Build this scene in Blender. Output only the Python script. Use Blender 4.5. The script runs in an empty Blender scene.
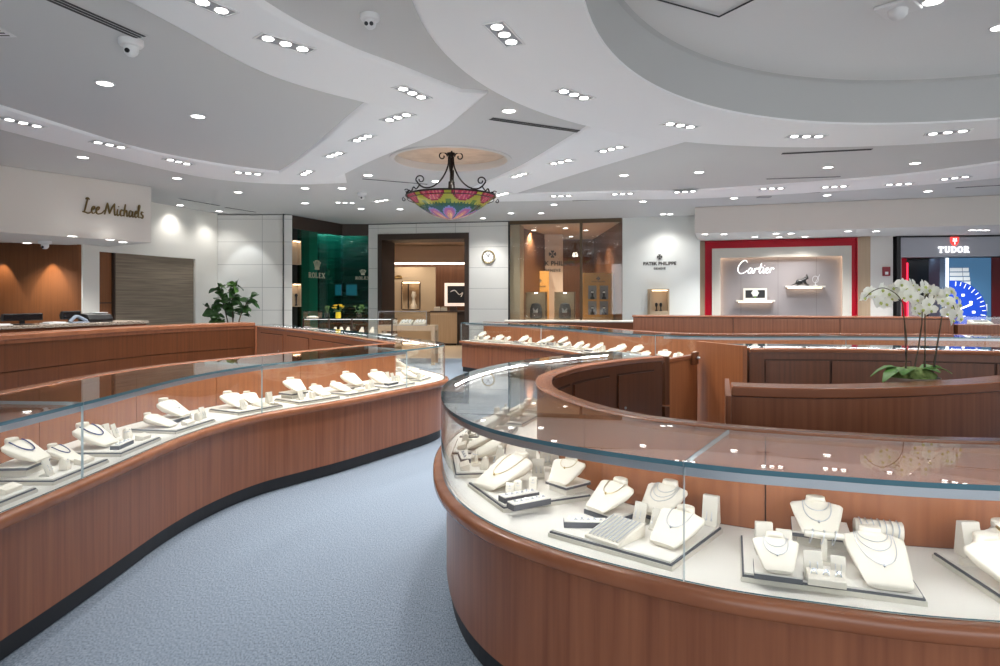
import bpy, bmesh, math, random
from mathutils import Vector, Matrix
R = math.radians
PI = math.pi
rnd = random.Random(11)
S = bpy.context.scene
COL = S.collection
# photograph's camera: eye 1.5 m up, horizon row 298, focal length 650 px
H, F, YH = 1.5, 650.0, 298.0

def at(px, py, z):
    """point of the horizontal plane z seen at a pixel"""
    D = (H - z) * F / (py - YH)
    return ((px - 500) * D / F, D)

def pz(py, D):
    return H - (py - YH) * D / F

# ---------------------------------------------------------------- materials
def new_mat(name):
    m = bpy.data.materials.new(name); m.use_nodes = True
    nt = m.node_tree
    return m, nt, nt.nodes['Principled BSDF']

def plain(name, col, rough=.5, metal=0., emit=0., ecol=None, bump=0, bscale=200, spec=.5, coat=0):
    m, nt, p = new_mat(name)
    p.inputs['Base Color'].default_value = (*col, 1)
    p.inputs['Roughness'].default_value = rough
    p.inputs['Metallic'].default_value = metal
    p.inputs['Specular IOR Level'].default_value = spec
    p.inputs['Coat Weight'].default_value = coat
    if emit:
        p.inputs['Emission Color'].default_value = (*(ecol or col), 1)
        p.inputs['Emission Strength'].default_value = emit
    if bump:
        tc = nt.nodes.new('ShaderNodeTexCoord'); n = nt.nodes.new('ShaderNodeTexNoise'); b = nt.nodes.new('ShaderNodeBump')
        n.inputs['Scale'].default_value = bscale; n.inputs['Detail'].default_value = 3
        b.inputs['Strength'].default_value = bump; b.inputs['Distance'].default_value = .002
        nt.links.new(tc.outputs['Object'], n.inputs['Vector']); nt.links.new(n.outputs['Fac'], b.inputs['Height'])
        nt.links.new(b.outputs['Normal'], p.inputs['Normal'])
    return m

def ramp_noise(name, scale, cols, rough=.4, detail=4, nscale=1., bump=0., spec=.5, coat=0, distort=0.):
    """noise stretched by scale through a colour ramp [(pos, col)...]"""
    m, nt, p = new_mat(name)
    tc = nt.nodes.new('ShaderNodeTexCoord'); mp = nt.nodes.new('ShaderNodeMapping')
    mp.inputs['Scale'].default_value = scale
    n = nt.nodes.new('ShaderNodeTexNoise'); n.inputs['Scale'].default_value = nscale; n.inputs['Detail'].default_value = detail
    n.inputs['Distortion'].default_value = distort
    r = nt.nodes.new('ShaderNodeValToRGB'); el = r.color_ramp.elements
    el[0].position, el[0].color = cols[0][0], (*cols[0][1], 1)
    el[1].position, el[1].color = cols[-1][0], (*cols[-1][1], 1)
    for pos, c in cols[1:-1]:
        e = el.new(pos); e.color = (*c, 1)
    L = nt.links.new
    L(tc.outputs['Object'], mp.inputs['Vector']); L(mp.outputs['Vector'], n.inputs['Vector'])
    L(n.outputs['Fac'], r.inputs['Fac']); L(r.outputs['Color'], p.inputs['Base Color'])
    p.inputs['Roughness'].default_value = rough; p.inputs['Specular IOR Level'].default_value = spec
    p.inputs['Coat Weight'].default_value = coat
    if bump:
        b = nt.nodes.new('ShaderNodeBump'); b.inputs['Strength'].default_value = bump; b.inputs['Distance'].default_value = .003
        L(n.outputs['Fac'], b.inputs['Height']); L(b.outputs['Normal'], p.inputs['Normal'])
    return m

def panel_mat(name, col, w, h, joint=(.25, .25, .24), rough=.5, off=(0, 0), mortar=.005):
    """flat panels with fine joints on a wall built along local X, height Z"""
    m, nt, p = new_mat(name)
    tc = nt.nodes.new('ShaderNodeTexCoord'); sp = nt.nodes.new('ShaderNodeSeparateXYZ'); cb = nt.nodes.new('ShaderNodeCombineXYZ')
    ad = nt.nodes.new('ShaderNodeVectorMath'); ad.operation = 'ADD'; ad.inputs[1].default_value = (off[0], off[1], 0)
    b = nt.nodes.new('ShaderNodeTexBrick'); b.offset = 0
    b.inputs['Scale'].default_value = 1; b.inputs['Brick Width'].default_value = w; b.inputs['Row Height'].default_value = h
    b.inputs['Mortar Size'].default_value = mortar; b.inputs['Mortar Smooth'].default_value = 0
    b.inputs['Color1'].default_value = (*col, 1); b.inputs['Color2'].default_value = (*[c * .985 for c in col], 1)
    b.inputs['Mortar'].default_value = (*joint, 1)
    L = nt.links.new
    L(tc.outputs['Object'], sp.inputs[0]); L(sp.outputs['X'], cb.inputs['X']); L(sp.outputs['Z'], cb.inputs['Y'])
    L(cb.outputs[0], ad.inputs[0]); L(ad.outputs[0], b.inputs['Vector']); L(b.outputs['Color'], p.inputs['Base Color'])
    p.inputs['Roughness'].default_value = rough
    return m

def glass_mat(name, tint=(.985, .995, .99), base=.04, rough=0.):
    m = bpy.data.materials.new(name); m.use_nodes = True
    nt = m.node_tree; nt.nodes.clear(); L = nt.links.new
    out = nt.nodes.new('ShaderNodeOutputMaterial'); mix = nt.nodes.new('ShaderNodeMixShader')
    tr = nt.nodes.new('ShaderNodeBsdfTransparent'); gl = nt.nodes.new('ShaderNodeBsdfGlossy')
    tr.inputs['Color'].default_value = (*tint, 1); gl.inputs['Roughness'].default_value = rough
    lw = nt.nodes.new('ShaderNodeLayerWeight'); lw.inputs['Blend'].default_value = .5
    pw = nt.nodes.new('ShaderNodeMath'); pw.operation = 'POWER'; pw.inputs[1].default_value = 5.0
    ma = nt.nodes.new('ShaderNodeMath'); ma.operation = 'MULTIPLY_ADD'; ma.inputs[1].default_value = 1 - base; ma.inputs[2].default_value = base
    L(lw.outputs['Facing'], pw.inputs[0]); L(pw.outputs[0], ma.inputs[0]); L(ma.outputs[0], mix.inputs['Fac'])
    L(tr.outputs[0], mix.inputs[1]); L(gl.outputs[0], mix.inputs[2]); L(mix.outputs[0], out.inputs['Surface'])
    return m

def wood(name, dark, light, rough=.32, along='z', k=1.0, coat=.0):
    sc = {'z': (34, 34, 1.1), 'x': (1.1, 34, 34), 'y': (34, 1.1, 34)}[along]
    sc = tuple(s * k for s in sc)
    mid = tuple((a + b) / 2 for a, b in zip(dark, light))
    return ramp_noise(name, sc, [(.25, dark), (.5, mid), (.78, light)], rough, 5, 1., coat=coat)

M = {}
M['wood'] = wood('cherry veneer', (.20, .066, .031), (.335, .124, .058), .30)
M['wood_trim'] = wood('cherry trim', (.25, .087, .041), (.36, .138, .066), .26, 'x', .25)
M['wood_in'] = wood('cherry panel', (.235, .078, .028), (.355, .130, .050), .42)
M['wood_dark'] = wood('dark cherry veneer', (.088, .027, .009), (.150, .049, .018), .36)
M['wood_niche'] = wood('reddish wall veneer', (.20, .07, .024), (.28, .105, .036), .5)
M['walnut'] = wood('walnut slats', (.11, .045, .022), (.21, .09, .04), .5, 'z', .5)
M['maple'] = wood('honey maple', (.58, .27, .06), (.70, .36, .09), .4)
M['tan'] = wood('tan veneer', (.46, .33, .21), (.54, .40, .27), .5)
M['seam'] = plain('shadow gap', (.055, .022, .012), .7)
M['kick'] = plain('black rubber kick', (.012, .013, .015), .45)
M['deck'] = plain('cream display fabric', (.80, .76, .69), .85, bump=.25, bscale=500)
M['cream'] = plain('cream leatherette', (.75, .69, .585), .55)
M['bone'] = plain('bone linen', (.62, .58, .50), .8, bump=.3, bscale=700)
M['grey'] = plain('grey suede', (.105, .105, .115), .8)
M['silver'] = plain('bright silver', (.52, .53, .56), .32, .6)
M['gem'] = plain('pale gems', (.70, .74, .80), .12, .35)
M['sapphire'] = plain('dark blue gems', (.02, .03, .16), .15, .2)
M['gold'] = plain('brushed gold', (.55, .40, .16), .3, 1.)
M['bronze'] = plain('dull gold lettering', (.20, .14, .05), .45, .5)
M['glass'] = glass_mat('clear glass')
M['edge'] = plain('polished glass edge', (.07, .17, .21), .08, spec=.9)
M['seamglass'] = plain('bright glass seam', (.50, .62, .66), .1, spec=.9)
M['led'] = plain('led strip', (1, 1, 1), .5, emit=35, ecol=(.97, .98, 1.))
M['ledmid'] = plain('led strip', (1, 1, 1), .5, emit=12, ecol=(.97, .98, 1.))
M['ledfar'] = plain('led strip', (1, 1, 1), .5, emit=11, ecol=(.97, .98, 1.))
M['ledwarm'] = plain('warm led strip', (1, .8, .6), .5, emit=7, ecol=(1., .74, .5))
M['ceil'] = plain('grey ceiling paint', (.63, .627, .615), .9)
M['band'] = plain('white ceiling paint', (.93, .93, .925), .85)
M['white'] = plain('white enamel', (.80, .80, .79), .4)
M['lampgrey'] = plain('lamp recess grey', (.30, .305, .315), .5)
M['lamp'] = plain('lit lamp', (1, 1, 1), .5, emit=6, ecol=(1., .98, .95))
M['black'] = plain('black plastic', (.012, .012, .013), .35)
M['slot'] = plain('dark air slot', (.045, .045, .045), .8)
M['wall'] = plain('warm white paint', (.80, .78, .72), .8)
M['soffit'] = plain('pale plaster', (.74, .71, .66), .85)
M['wallgrey'] = plain('pale grey plaster', (.77, .79, .76), .8)
M['tile'] = panel_mat('pale wall panels', (.77, .765, .725), 1.02, .515, (.45, .45, .43), .5, (.0, -.195), .006)
M['bronzeframe'] = plain('dark brown metal', (.052, .033, .024), .45)
M['iron'] = plain('wrought iron', (.022, .018, .015), .5, .6)
M['dome'] = plain('lit dome top tone', (.78, .775, .76), .9)  # lighter than the dome side: bounced light put into the colour
M['domeshade'] = plain('shaded dome side tone', (.55, .555, .54), .9)  # same dome surface toned darker, shade of the upright face put into the colour
M['medallion'] = ramp_noise('warm plaster', (5, 5, 5), [(.3, (.55, .44, .34)), (.7, (.70, .58, .46))], .8)
M['stone'] = ramp_noise('split stone', (.9, .9, 26), [(.25, (.16, .125, .09)), (.5, (.25, .20, .145)), (.8, (.36, .29, .215))], .8, 6, 1.2, .5)
M['granite'] = ramp_noise('speckled granite', (60, 60, 60), [(.35, (.05, .04, .035)), (.5, (.35, .28, .22)), (.65, (.62, .55, .46))], .2, 4, 1.)
M['carpet'] = ramp_noise('blue grey carpet', (150, 70, 60), [(.3, (.13, .165, .21)), (.52, (.25, .302, .37)), (.75, (.37, .425, .50))], .95, 3, 1., .5, .1)
M['beigefloor'] = plain('beige floor', (.50, .40, .29), .4)
M['beige'] = plain('beige wall lining', (.48, .37, .25), .7)
M['beigelight'] = plain('light pink beige plaster', (.68, .54, .43), .8)
M['red'] = plain('deep red lacquer', (.60, .004, .026), .35, spec=.2)
M['greige'] = panel_mat('woven greige panels', (.225, .205, .21), .8, 3., (.16, .145, .145), .9)
M['framewhite'] = plain('pale frame', (.60, .565, .50), .6)
M['green'] = ramp_noise('sea green wave', (.9, .9, 9), [(.3, (.001, .008, .008)), (.55, (.0015, .014, .013)), (.8, (.003, .03, .026))], .25, 3, 1., .25, .3, 0, .5)
M['greenglass'] = glass_mat('green tinted glass', (.36, .80, .70), .05)
M['roomglass'] = glass_mat('shop front glass', (.96, .98, .97), .06)
M['tudorgrey'] = plain('grey fascia', (.44, .45, .49), .5)
M['darkred'] = plain('dark red lacquer', (.10, .004, .008), .4)
M['whitesign'] = plain('lit white letters', (1, 1, 1), .5, emit=1.1)
M['redsign'] = plain('lit red shield', (.9, .05, .05), .5, emit=.9, ecol=(.9, .06, .05))
M['letters'] = plain('dark letters', (.075, .07, .065), .5)
M['leaf'] = plain('deep green leaf', (.035, .10, .022), .35)
M['leaf2'] = plain('fresh green leaf', (.11, .26, .05), .4)
M['moss'] = ramp_noise('moss', (40, 40, 40), [(.3, (.07, .12, .02)), (.7, (.24, .32, .10))], .9)
M['bark'] = plain('brown stem', (.07, .05, .025), .7)
def petal_mat():
    m, nt, p = new_mat('white petal'); p.inputs['Base Color'].default_value = (.95, .96, .90, 1); p.inputs['Roughness'].default_value = .6
    t = nt.nodes.new('ShaderNodeBsdfTranslucent'); t.inputs['Color'].default_value = (.95, .97, .88, 1); mx = nt.nodes.new('ShaderNodeMixShader'); mx.inputs['Fac'].default_value = .45
    nt.links.new(p.outputs[0], mx.inputs[1]); nt.links.new(t.outputs[0], mx.inputs[2]); nt.links.new(mx.outputs[0], nt.nodes['Material Output'].inputs['Surface']); return m
M['petal'] = petal_mat()
M['palegold'] = plain('pale gold', (.72, .66, .50), .35, .3)
M['leddim'] = plain('soft led strip', (1, 1, 1), .5, emit=.5, ecol=(.95, .97, 1.))
M['darkpier'] = plain('dim grey pier', (.38, .39, .375), .6)
M['darkpanel'] = plain('dark green black panel', (.012, .016, .015), .3)
M['petalheart'] = plain('yellow green petal heart', (.55, .62, .18), .5)
M['yellow'] = plain('yellow petal', (.80, .58, .02), .5)
M['pot'] = plain('stone coloured pot', (.30, .27, .23), .6)
M['screenblue'] = plain('blue lit screen', (.03, .09, .18), .3, emit=.30, ecol=(.10, .26, .46))

# ---------------------------------------------------------------- mesh helper
def catmull(pts, n=8, closed=False):
    P = [Vector(p) for p in pts]; out = []; N = len(P)
    segs = N if closed else N - 1
    for i in range(segs):
        p1, p2 = P[i], P[(i + 1) % N]
        p0 = P[(i - 1) % N] if closed or i > 0 else p1 * 2 - p2
        p3 = P[(i + 2) % N] if closed or i + 2 < N else p2 * 2 - p1
        for k in range(n):
            t = k / n; t2 = t * t; t3 = t2 * t
            out.append(.5 * ((2 * p1) + (p2 - p0) * t + (2 * p0 - 5 * p1 + 4 * p2 - p3) * t2 + (3 * p1 - p0 - 3 * p2 + p3) * t3))
    if not closed: out.append(P[-1].copy())
    return out

class MB:
    def __init__(s): s.v, s.f, s.m = [], [], []
    def add(s, vs, fs, mi=0):
        b = len(s.v); s.v += [tuple(v) for v in vs]
        for k, f in enumerate(fs):
            s.f.append([b + i for i in f]); s.m.append(mi[k] if isinstance(mi, (list, tuple)) else mi)
        return s
    def box(s, x0, x1, y0, y1, z0, z1, mi=0):
        v = [(x, y, z) for z in (z0, z1) for y in (y0, y1) for x in (x0, x1)]
        return s.add(v, [(0, 2, 3, 1), (4, 5, 7, 6), (0, 1, 5, 4), (1, 3, 7, 5), (3, 2, 6, 7), (2, 0, 4, 6)], mi)
    def obox(s, cx, cy, z0, sx, sy, sz, rz=0, mi=0):
        c, n = math.cos(rz), math.sin(rz); v = []
        for z in (z0, z0 + sz):
            for y in (-sy / 2, sy / 2):
                for x in (-sx / 2, sx / 2):
                    v.append((cx + x * c - y * n, cy + x * n + y * c, z))
        return s.add(v, [(0, 2, 3, 1), (4, 5, 7, 6), (0, 1, 5, 4), (1, 3, 7, 5), (3, 2, 6, 7), (2, 0, 4, 6)], mi)
    def loft(s, rings, cap=True, mi=0, closed=True, loop=False):
        n = len(rings[0]); vs = [p for r in rings for p in r]; fs = []; K = len(rings)
        for i in range(K if loop else K - 1):
            a, b = i * n, ((i + 1) % K) * n
            for j in range(n if closed else n - 1):
                k = (j + 1) % n
                fs.append((a + j, a + k, b + k, b + j))
        if cap and not loop:
            fs.append(tuple(range(n - 1, -1, -1))); fs.append(tuple((K - 1) * n + j for j in range(n)))
        return s.add(vs, fs, mi)
    def prism(s, poly, z0, z1, mi=0):
        return s.loft([[(x, y, z0) for x, y in poly], [(x, y, z1) for x, y in poly]], True, mi)
    def xprism(s, poly, x0, x1, mi=0):
        return s.loft([[(x0, y, z) for y, z in poly], [(x1, y, z) for y, z in poly]], True, mi)
    def yprism(s, poly, y0, y1, mi=0):
        return s.loft([[(x, y0, z) for x, z in poly], [(x, y1, z) for x, z in poly]], True, mi)
    def lathe(s, prof, n=24, c=(0, 0, 0), mi=0, cap=True, sx=1, sy=1):
        return s.loft([[(c[0] + r * sx * math.cos(2 * PI * k / n), c[1] + r * sy * math.sin(2 * PI * k / n), c[2] + z) for k in range(n)] for r, z in prof], cap, mi)
    def tube(s, pts, r, n=6, mi=0, loop=False):
        P = [Vector(p) for p in pts]; K = len(P); rings = []; up = Vector((.13, .21, .97))
        for i in range(K):
            if loop: t = P[(i + 1) % K] - P[i - 1]
            else: t = P[min(i + 1, K - 1)] - P[max(i - 1, 0)]
            if t.length < 1e-9: t = Vector((0, 0, 1))
            t.normalize()
            a = up - t * up.dot(t)
            if a.length < .05: a = Vector((1, 0, 0)) - t * t.x
            a.normalize(); b = t.cross(a); up = a
            rr = r[i] if isinstance(r, (list, tuple)) else r
            rings.append([P[i] + (a * math.cos(2 * PI * k / n) + b * math.sin(2 * PI * k / n)) * rr for k in range(n)])
        return s.loft(rings, True, mi, True, loop)
    def xform(s, mat, start=0):
        for i in range(start, len(s.v)): s.v[i] = tuple(mat @ Vector(s.v[i]))
        return s
    def build(s, name, mats, parent=None, loc=(0, 0, 0), rz=0, smooth=0, bevel=0):
        me = bpy.data.meshes.new(name); me.from_pydata(s.v, [], s.f)
        mats = mats if isinstance(mats, (list, tuple)) else [mats]
        for m in mats: me.materials.append(M[m] if isinstance(m, str) else m)
        me.polygons.foreach_set('material_index', s.m)
        bm = bmesh.new(); bm.from_mesh(me); bmesh.ops.recalc_face_normals(bm, faces=bm.faces); bm.to_mesh(me); bm.free()
        if smooth:
            for p in me.polygons: p.use_smooth = True
            me.set_sharp_from_angle(angle=R(smooth))
        me.update()
        o = bpy.data.objects.new(name, me); COL.objects.link(o)
        o.location = loc; o.rotation_euler = (0, 0, rz)
        if bevel:
            b = o.modifiers.new('soft edge', 'BEVEL'); b.width = bevel; b.segments = 2; b.limit_method = 'ANGLE'
        if parent is not None: o.parent = parent
        return o

def tag(o, label, cat, group=None, kind=None):
    o['label'] = label; o['category'] = cat
    if group: o['group'] = group
    if kind: o['kind'] = kind
    return o

def thing(name, label, cat, loc=(0, 0, 0), rz=0, group=None):
    o = bpy.data.objects.new(name, None); COL.objects.link(o); o.empty_display_size = .1
    o.location = loc; o.rotation_euler = (0, 0, rz)
    return tag(o, label, cat, group)

def struct(o):
    o['kind'] = 'structure'; return o

def dup(root, loc, rz, label=None, group=None, scale=None):
    r = root.copy(); COL.objects.link(r); r.location = loc; r.rotation_euler = (0, 0, rz)
    if label: r['label'] = label
    if group: r['group'] = group
    if scale: r.scale = (scale, scale, scale)
    for ch in list(root.children):
        c = ch.copy(); COL.objects.link(c); c.parent = r
        for g in list(ch.children):
            d = g.copy(); COL.objects.link(d); d.parent = c
    return r

class Protos(dict):
    """first use moves the prototype itself, later uses copy it"""
    def put(s, key, loc, rz, label, group=None, scale=None):
        p, used = s[key]
        if not used:
            s[key][1] = True
            p.location = loc; p.rotation_euler = (0, 0, rz); p['label'] = label
            if group: p['group'] = group
            if scale: p.scale = (scale, scale, scale)
            return p
        o = dup(p, loc, rz, label, group, scale or 1.)
        if not group and 'group' in o.keys(): del o['group']
        return o
PROTO = Protos()
ORD = ['first', 'second', 'third', 'fourth', 'fifth', 'sixth', 'seventh', 'eighth', 'ninth', 'tenth', 'eleventh', 'twelfth', 'thirteenth', 'fourteenth']
# ---------------------------------------------------------------- camera and view
cam = bpy.data.cameras.new('camera'); cam.sensor_width = 36; cam.lens = F * 36 / 1000; cam.shift_y = -(333 - YH) / 1000
cam.clip_start = .05; cam.clip_end = 200
co = bpy.data.objects.new('camera', cam); COL.objects.link(co); co.location = (0, 0, H); co.rotation_euler = (PI / 2, 0, 0)
S.camera = co
S.view_settings.view_transform = 'Standard'; S.view_settings.look = 'None'
S.view_settings.gamma = 1; S.view_settings.use_curve_mapping = False
S.view_settings.exposure = 0.46
S.cycles.transparent_max_bounces = 40
S.cycles.sample_clamp_indirect = 6
W = bpy.data.worlds.new('world'); S.world = W; W.use_nodes = True
W.node_tree.nodes['Background'].inputs['Color'].default_value = (.93, .96, 1, 1)
W.node_tree.nodes['Background'].inputs['Strength'].default_value = 2.2

# ---------------------------------------------------------------- room shell
ZC = 3.4
def wall(name, p0, p1, z0, z1, th, m, back=True):
    a, b = Vector(p0), Vector(p1); L = (b - a).length; ang = math.atan2(b.y - a.y, b.x - a.x)
    mb = MB(); mb.box(0, L, 0 if back else -th, th if back else 0, z0, z1)
    return struct(mb.build(name, m, None, (a.x, a.y, 0), ang))

fl = MB(); fl.box(-11, 13, -5, 16.15, -.1, 0); struct(fl.build('floor', 'carpet'))
fl = MB(); fl.box(-11, 13, 16.15, 27, -.1, 0); struct(fl.build('floor.001', 'beigefloor'))

def ellipse(cx, cy, a, b, n=96):
    return [(cx + a * math.cos(2 * PI * k / n), cy + b * math.sin(2 * PI * k / n)) for k in range(n)]
MED = at(451, 159.5, ZC); MEDR = .78
def flat_with_holes(name, rect, holes, z, m):
    bm = bmesh.new(); edges = []
    for loop in [rect] + holes:
        vs = [bm.verts.new((x, y, z)) for x, y in loop]
        for i in range(len(vs)): edges.append(bm.edges.new((vs[i], vs[(i + 1) % len(vs)])))
    bmesh.ops.triangle_fill(bm, use_beauty=True, use_dissolve=False, edges=edges)
    for f in bm.faces:
        if f.normal.z > 0: f.normal_flip()
    me = bpy.data.meshes.new(name); bm.to_mesh(me); bm.free(); me.materials.append(M[m])
    o = bpy.data.objects.new(name, me); COL.objects.link(o); return o
RO = (3.7, 3.9, 4.24, 3.91); RI = (3.9, 3.05, 3.49, 3.70)
struct(flat_with_holes('ceiling', [(-11, -5), (13, -5), (13, 27), (-11, 27)],
       [ellipse(RO[0], RO[1], RO[2] - .05, RO[3] - .05), ellipse(MED[0], MED[1], MEDR, MEDR, 64)], ZC, 'ceil'))
ro = MB(); ro.box(-11, 13, -5, 27, 4.0, 4.1); struct(ro.build('ceiling.001', 'ceil'))
rg = MB(); n = 128
rings = [[(x, y, z) for x, y in ellipse(*e, n)] for e, z in
         ((RO, 3.43), (RO, 3.325), ((RO[0], RO[1], RO[2] - .02, RO[3] - .02), 3.305), ((RO[0], RO[1], RO[2] - .05, RO[3] - .05), 3.3), (RI, 3.3), (RI, 3.32))]
rg.loft(rings, False); struct(rg.build('trim_1', 'band', smooth=50))
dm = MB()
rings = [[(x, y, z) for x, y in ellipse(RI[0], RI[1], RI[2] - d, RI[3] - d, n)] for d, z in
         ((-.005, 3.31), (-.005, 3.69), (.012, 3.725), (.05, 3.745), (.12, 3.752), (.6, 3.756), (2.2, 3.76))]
dm.loft(rings[:4], False, 0); dm.loft(rings[3:], False, 1); dm.loft([rings[-1], [(RI[0], RI[1], 3.76)] * n], False, 1); struct(dm.build('ceiling.002', ['domeshade', 'dome'], smooth=28))
me_ = MB(); me_.lathe([(MEDR + .055, 0.0), (MEDR + .055, -.012), (MEDR + .01, -.02), (MEDR - .01, -.012), (MEDR - .012, .09)], 64, (MED[0], MED[1], ZC), 0, False)
me_.lathe([(MEDR - .012, .088), (.01, .13)], 64, (MED[0], MED[1], ZC), 1, True)
struct(me_.build('trim_2', ['ceil', 'medallion'], smooth=40))

def band(name, a, b, z):
    A = catmull([(x, y, 0) for x, y in a], 8); B = catmull([(x, y, 0) for x, y in b], 8)
    mb = MB(); rings = []
    for p, q in zip(A, B):
        d = (q - p).normalized() * .05
        rings.append([(p.x, p.y, ZC + .01), (p.x + d.x * .4, p.y + d.y * .4, z + .006), (p.x + d.x, p.y + d.y, z), (q.x - d.x, q.y - d.y, z), (q.x - d.x * .4, q.y - d.y * .4, z + .006), (q.x, q.y, ZC + .01)])
    mb.loft(rings, True); return struct(mb.build(name, 'band', smooth=60))
ZB = 3.365
band('trim_3', [(-2.9, 2.6), (-2.33, 4.2), (-2.06, 5.2), (-1.77, 5.74), (-1.3, 6.24), (-.95, 6.55)],
     [(-1.9, 2.6), (-1.5, 4.14), (-1.15, 4.85), (-.8, 5.3), (-.5, 5.7), (-.22, 6.05)], ZB)
band('trim_4', [(-1.0, 5.75), (-1.55, 6.7), (-2.16, 7.8), (-3.1, 9.4), (-3.9, 10.5)], [(-.1, 5.95), (-.36, 6.6), (-.72, 7.4), (-1.79, 8.95), (-2.75, 10.5)], ZB + .002)
band('trim_5', [(-5.8, 5.0), (-5.62, 7.0), (-5.25, 8.5), (-4.75, 9.9), (-4.2, 10.5), (-3.3, 10.75), (-2.5, 10.6)], [(-5.2, 5.0), (-4.9, 6.4), (-4.55, 8.2), (-4.0, 9.1), (-3.6, 9.5), (-3.1, 9.75), (-2.3, 9.6)], ZB + .004)
band('trim_6', [(1.0, 7.0), (.29, 9.3), (-.5, 11.2), (-.9, 12.3)], [(2.45, 7.4), (1.38, 9.4), (.6, 11.0), (.0, 12.3)], ZB)
band('trim_7', [(-.9, 11.9), (.36, 11.76), (2.0, 11.5), (3.5, 11.3), (5.9, 10.1), (6.9, 9.0), (8.2, 7.0)],
     [(-.9, 12.7), (.39, 12.6), (2.1, 12.4), (3.9, 12.2), (6.5, 11.1), (8.1, 9.8), (9.6, 7.6)], ZB + .002)

# outer walls of the room
wall('wall_left', (-10.9, -5), (-10.9, 27), 0, 4, .1, 'wall')
wall('wall_right', (12.9, -5), (12.9, 27), 0, 4, .1, 'wall', False)
wall('wall_back', (-11, 26.9), (13, 26.9), 0, 4, .1, 'wall')

wall('wall_front_blocker', (-11, -4.95), (-3.6, -4.95), 0, 4, .1, 'wall', False)  # unseen part wall, added to block the sky's reflection in the glass panes
# sign soffit on the reception side
A, B = Vector((-8.35, 7.5)), Vector((-5.95, 11.1)); dn = Vector((-(B - A).y, (B - A).x)).normalized()
sf = MB(); q = [A, B, B + dn * 1.5, A + dn * 2.9]
sf.prism([(p.x, p.y) for p in q], 2.44, ZC)
struct(sf.build('wall_sign_soffit', 'soffit', bevel=.01))
# wall behind the fig: white wall with stone panel
WP0, WP1 = Vector((-7.36, 11.3)), Vector((-6.38, 14.68))
wl = lambda d: WP0 + (WP1 - WP0).normalized() * d
def on_line(px, a, b):
    """distance along plan line a-b where the viewing ray of column px meets it"""
    k = (px - 500) / F; d = (b - a); L = d.length; d = d / L
    t = (k * a.y - a.x) / (d.x - k * d.y); return t
t1, t2 = on_line(118, WP0, WP1), on_line(195.5, WP0, WP1)
wall('wall_left_white.001', wl(t2), WP1, 0, 2.34, .2, 'wall')
st = wall('wall_left_stone', wl(t1), wl(t2), 0, 2.34, .16, 'stone'); 
nn = Vector((-(WP1 - WP0).y, (WP1 - WP0).x)).normalized() * .05
st.location.x += nn.x; st.location.y += nn.y
tb = on_line(99.5, WP0, WP1)
dr = MB(); L = t1 - tb
dr.box(0, L, .12, .16, 0, 2.36); o = dr.build('door_1', 'wood_niche', None, (wl(tb).x, wl(tb).y, 0), math.atan2((WP1 - WP0).y, (WP1 - WP0).x)); struct(o)
fr = MB(); fr.box(L - .03, L, .06, .12, 0, 2.36); fr.box(0, L, .10, .12, 1.40, 1.42); fr.build('door_frame', 'bronzeframe', o)
ta = on_line(83, WP0, WP1)
wall('wall_left_white.002', wl(ta), wl(tb), 0, 2.339, .05, 'wall')
# reddish niche wall behind reception
wall('wall_left_white', wl(ta), WP1, 2.34, ZC, .05, 'wall')
e = wl(ta); wall('wall_left_wood', (-10.8, 12.1), (e.x - .06, e.y + .06), 0, 2.5, .12, 'wood_niche')
rt = MB(); rt.box(-.10, 0, -.04, .08, 0, 2.44); struct(rt.build('trim_8', 'wood_niche', None, (e.x - .01, e.y + .05, 0)))

# panelled wall left of the green glass
wall('wall_panelled', (-6.40, 14.70), (-4.90, 14.72), 0, ZC - .02, .2, 'tile')
wall('wall_panelled.001', (-4.885, 14.70), (-4.72, 14.75), 0, ZC - .02, .2, 'tile')
gp = MB(); gp.box(-6.43, -6.405, 14.66, 14.8, 0, ZC); struct(gp.build('trim_9', 'slot'))
gp = MB(); gp.box(-4.90, -4.885, 14.66, 14.8, 0, ZC); struct(gp.build('trim_10', 'slot'))

# green glass corner
GA, GB, GC = Vector((-4.80, 14.85)), Vector((-4.05, 16.7)), Vector((-3.38, 16.72))
zh = pz(235.5, 16.7)
for k, (a, b) in enumerate(((GA, GB), (GB, GC))):
    wall('wall_green_header' + ('.001' if k else ''), a, b, zh, ZC, .12, 'bronzeframe')
    L = (b - a).length; ang = math.atan2((b - a).y, (b - a).x)
    w = MB(); w.box(.0 if k else .30, L, .04, .055, .0, zh); o = struct(w.build('window_%d' % (k + 1), 'greenglass', None, (a.x, a.y, 0), ang))
wall('wall_green', (-6.3, 17.9), (-3.0, 17.9), 0, 3.3, .1, 'green')
wall('wall_green.001', (-3.1, 16.9), (-3.1, 17.9), 0, 3.3, .1, 'green')
wall('wall_green.002', (-6.3, 14.95), (-6.3, 17.9), 0, 3.3, .1, 'green', False)
gc = MB(); gc.prism([(-6.3, 15), (-4.95, 15), (-4.1, 16.85), (-3.0, 16.85), (-3.0, 17.9), (-6.3, 17.9)], 3.30, 3.34); struct(gc.build('ceiling.003', 'green'))
w = MB(); w.box(0, .295, .03, .07, 0, zh); struct(w.build('wall_green_end', 'darkpanel', None, (GA.x, GA.y, 0), math.atan2((GB - GA).y, (GB - GA).x)))
# pier standing behind the green glass
pr = MB(); pr.box(-.16, .16, -.12, .12, 0, 3.29); struct(pr.build('wall_pier', 'darkpier', None, (-4.76, 16.25, 0), R(68)))

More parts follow.
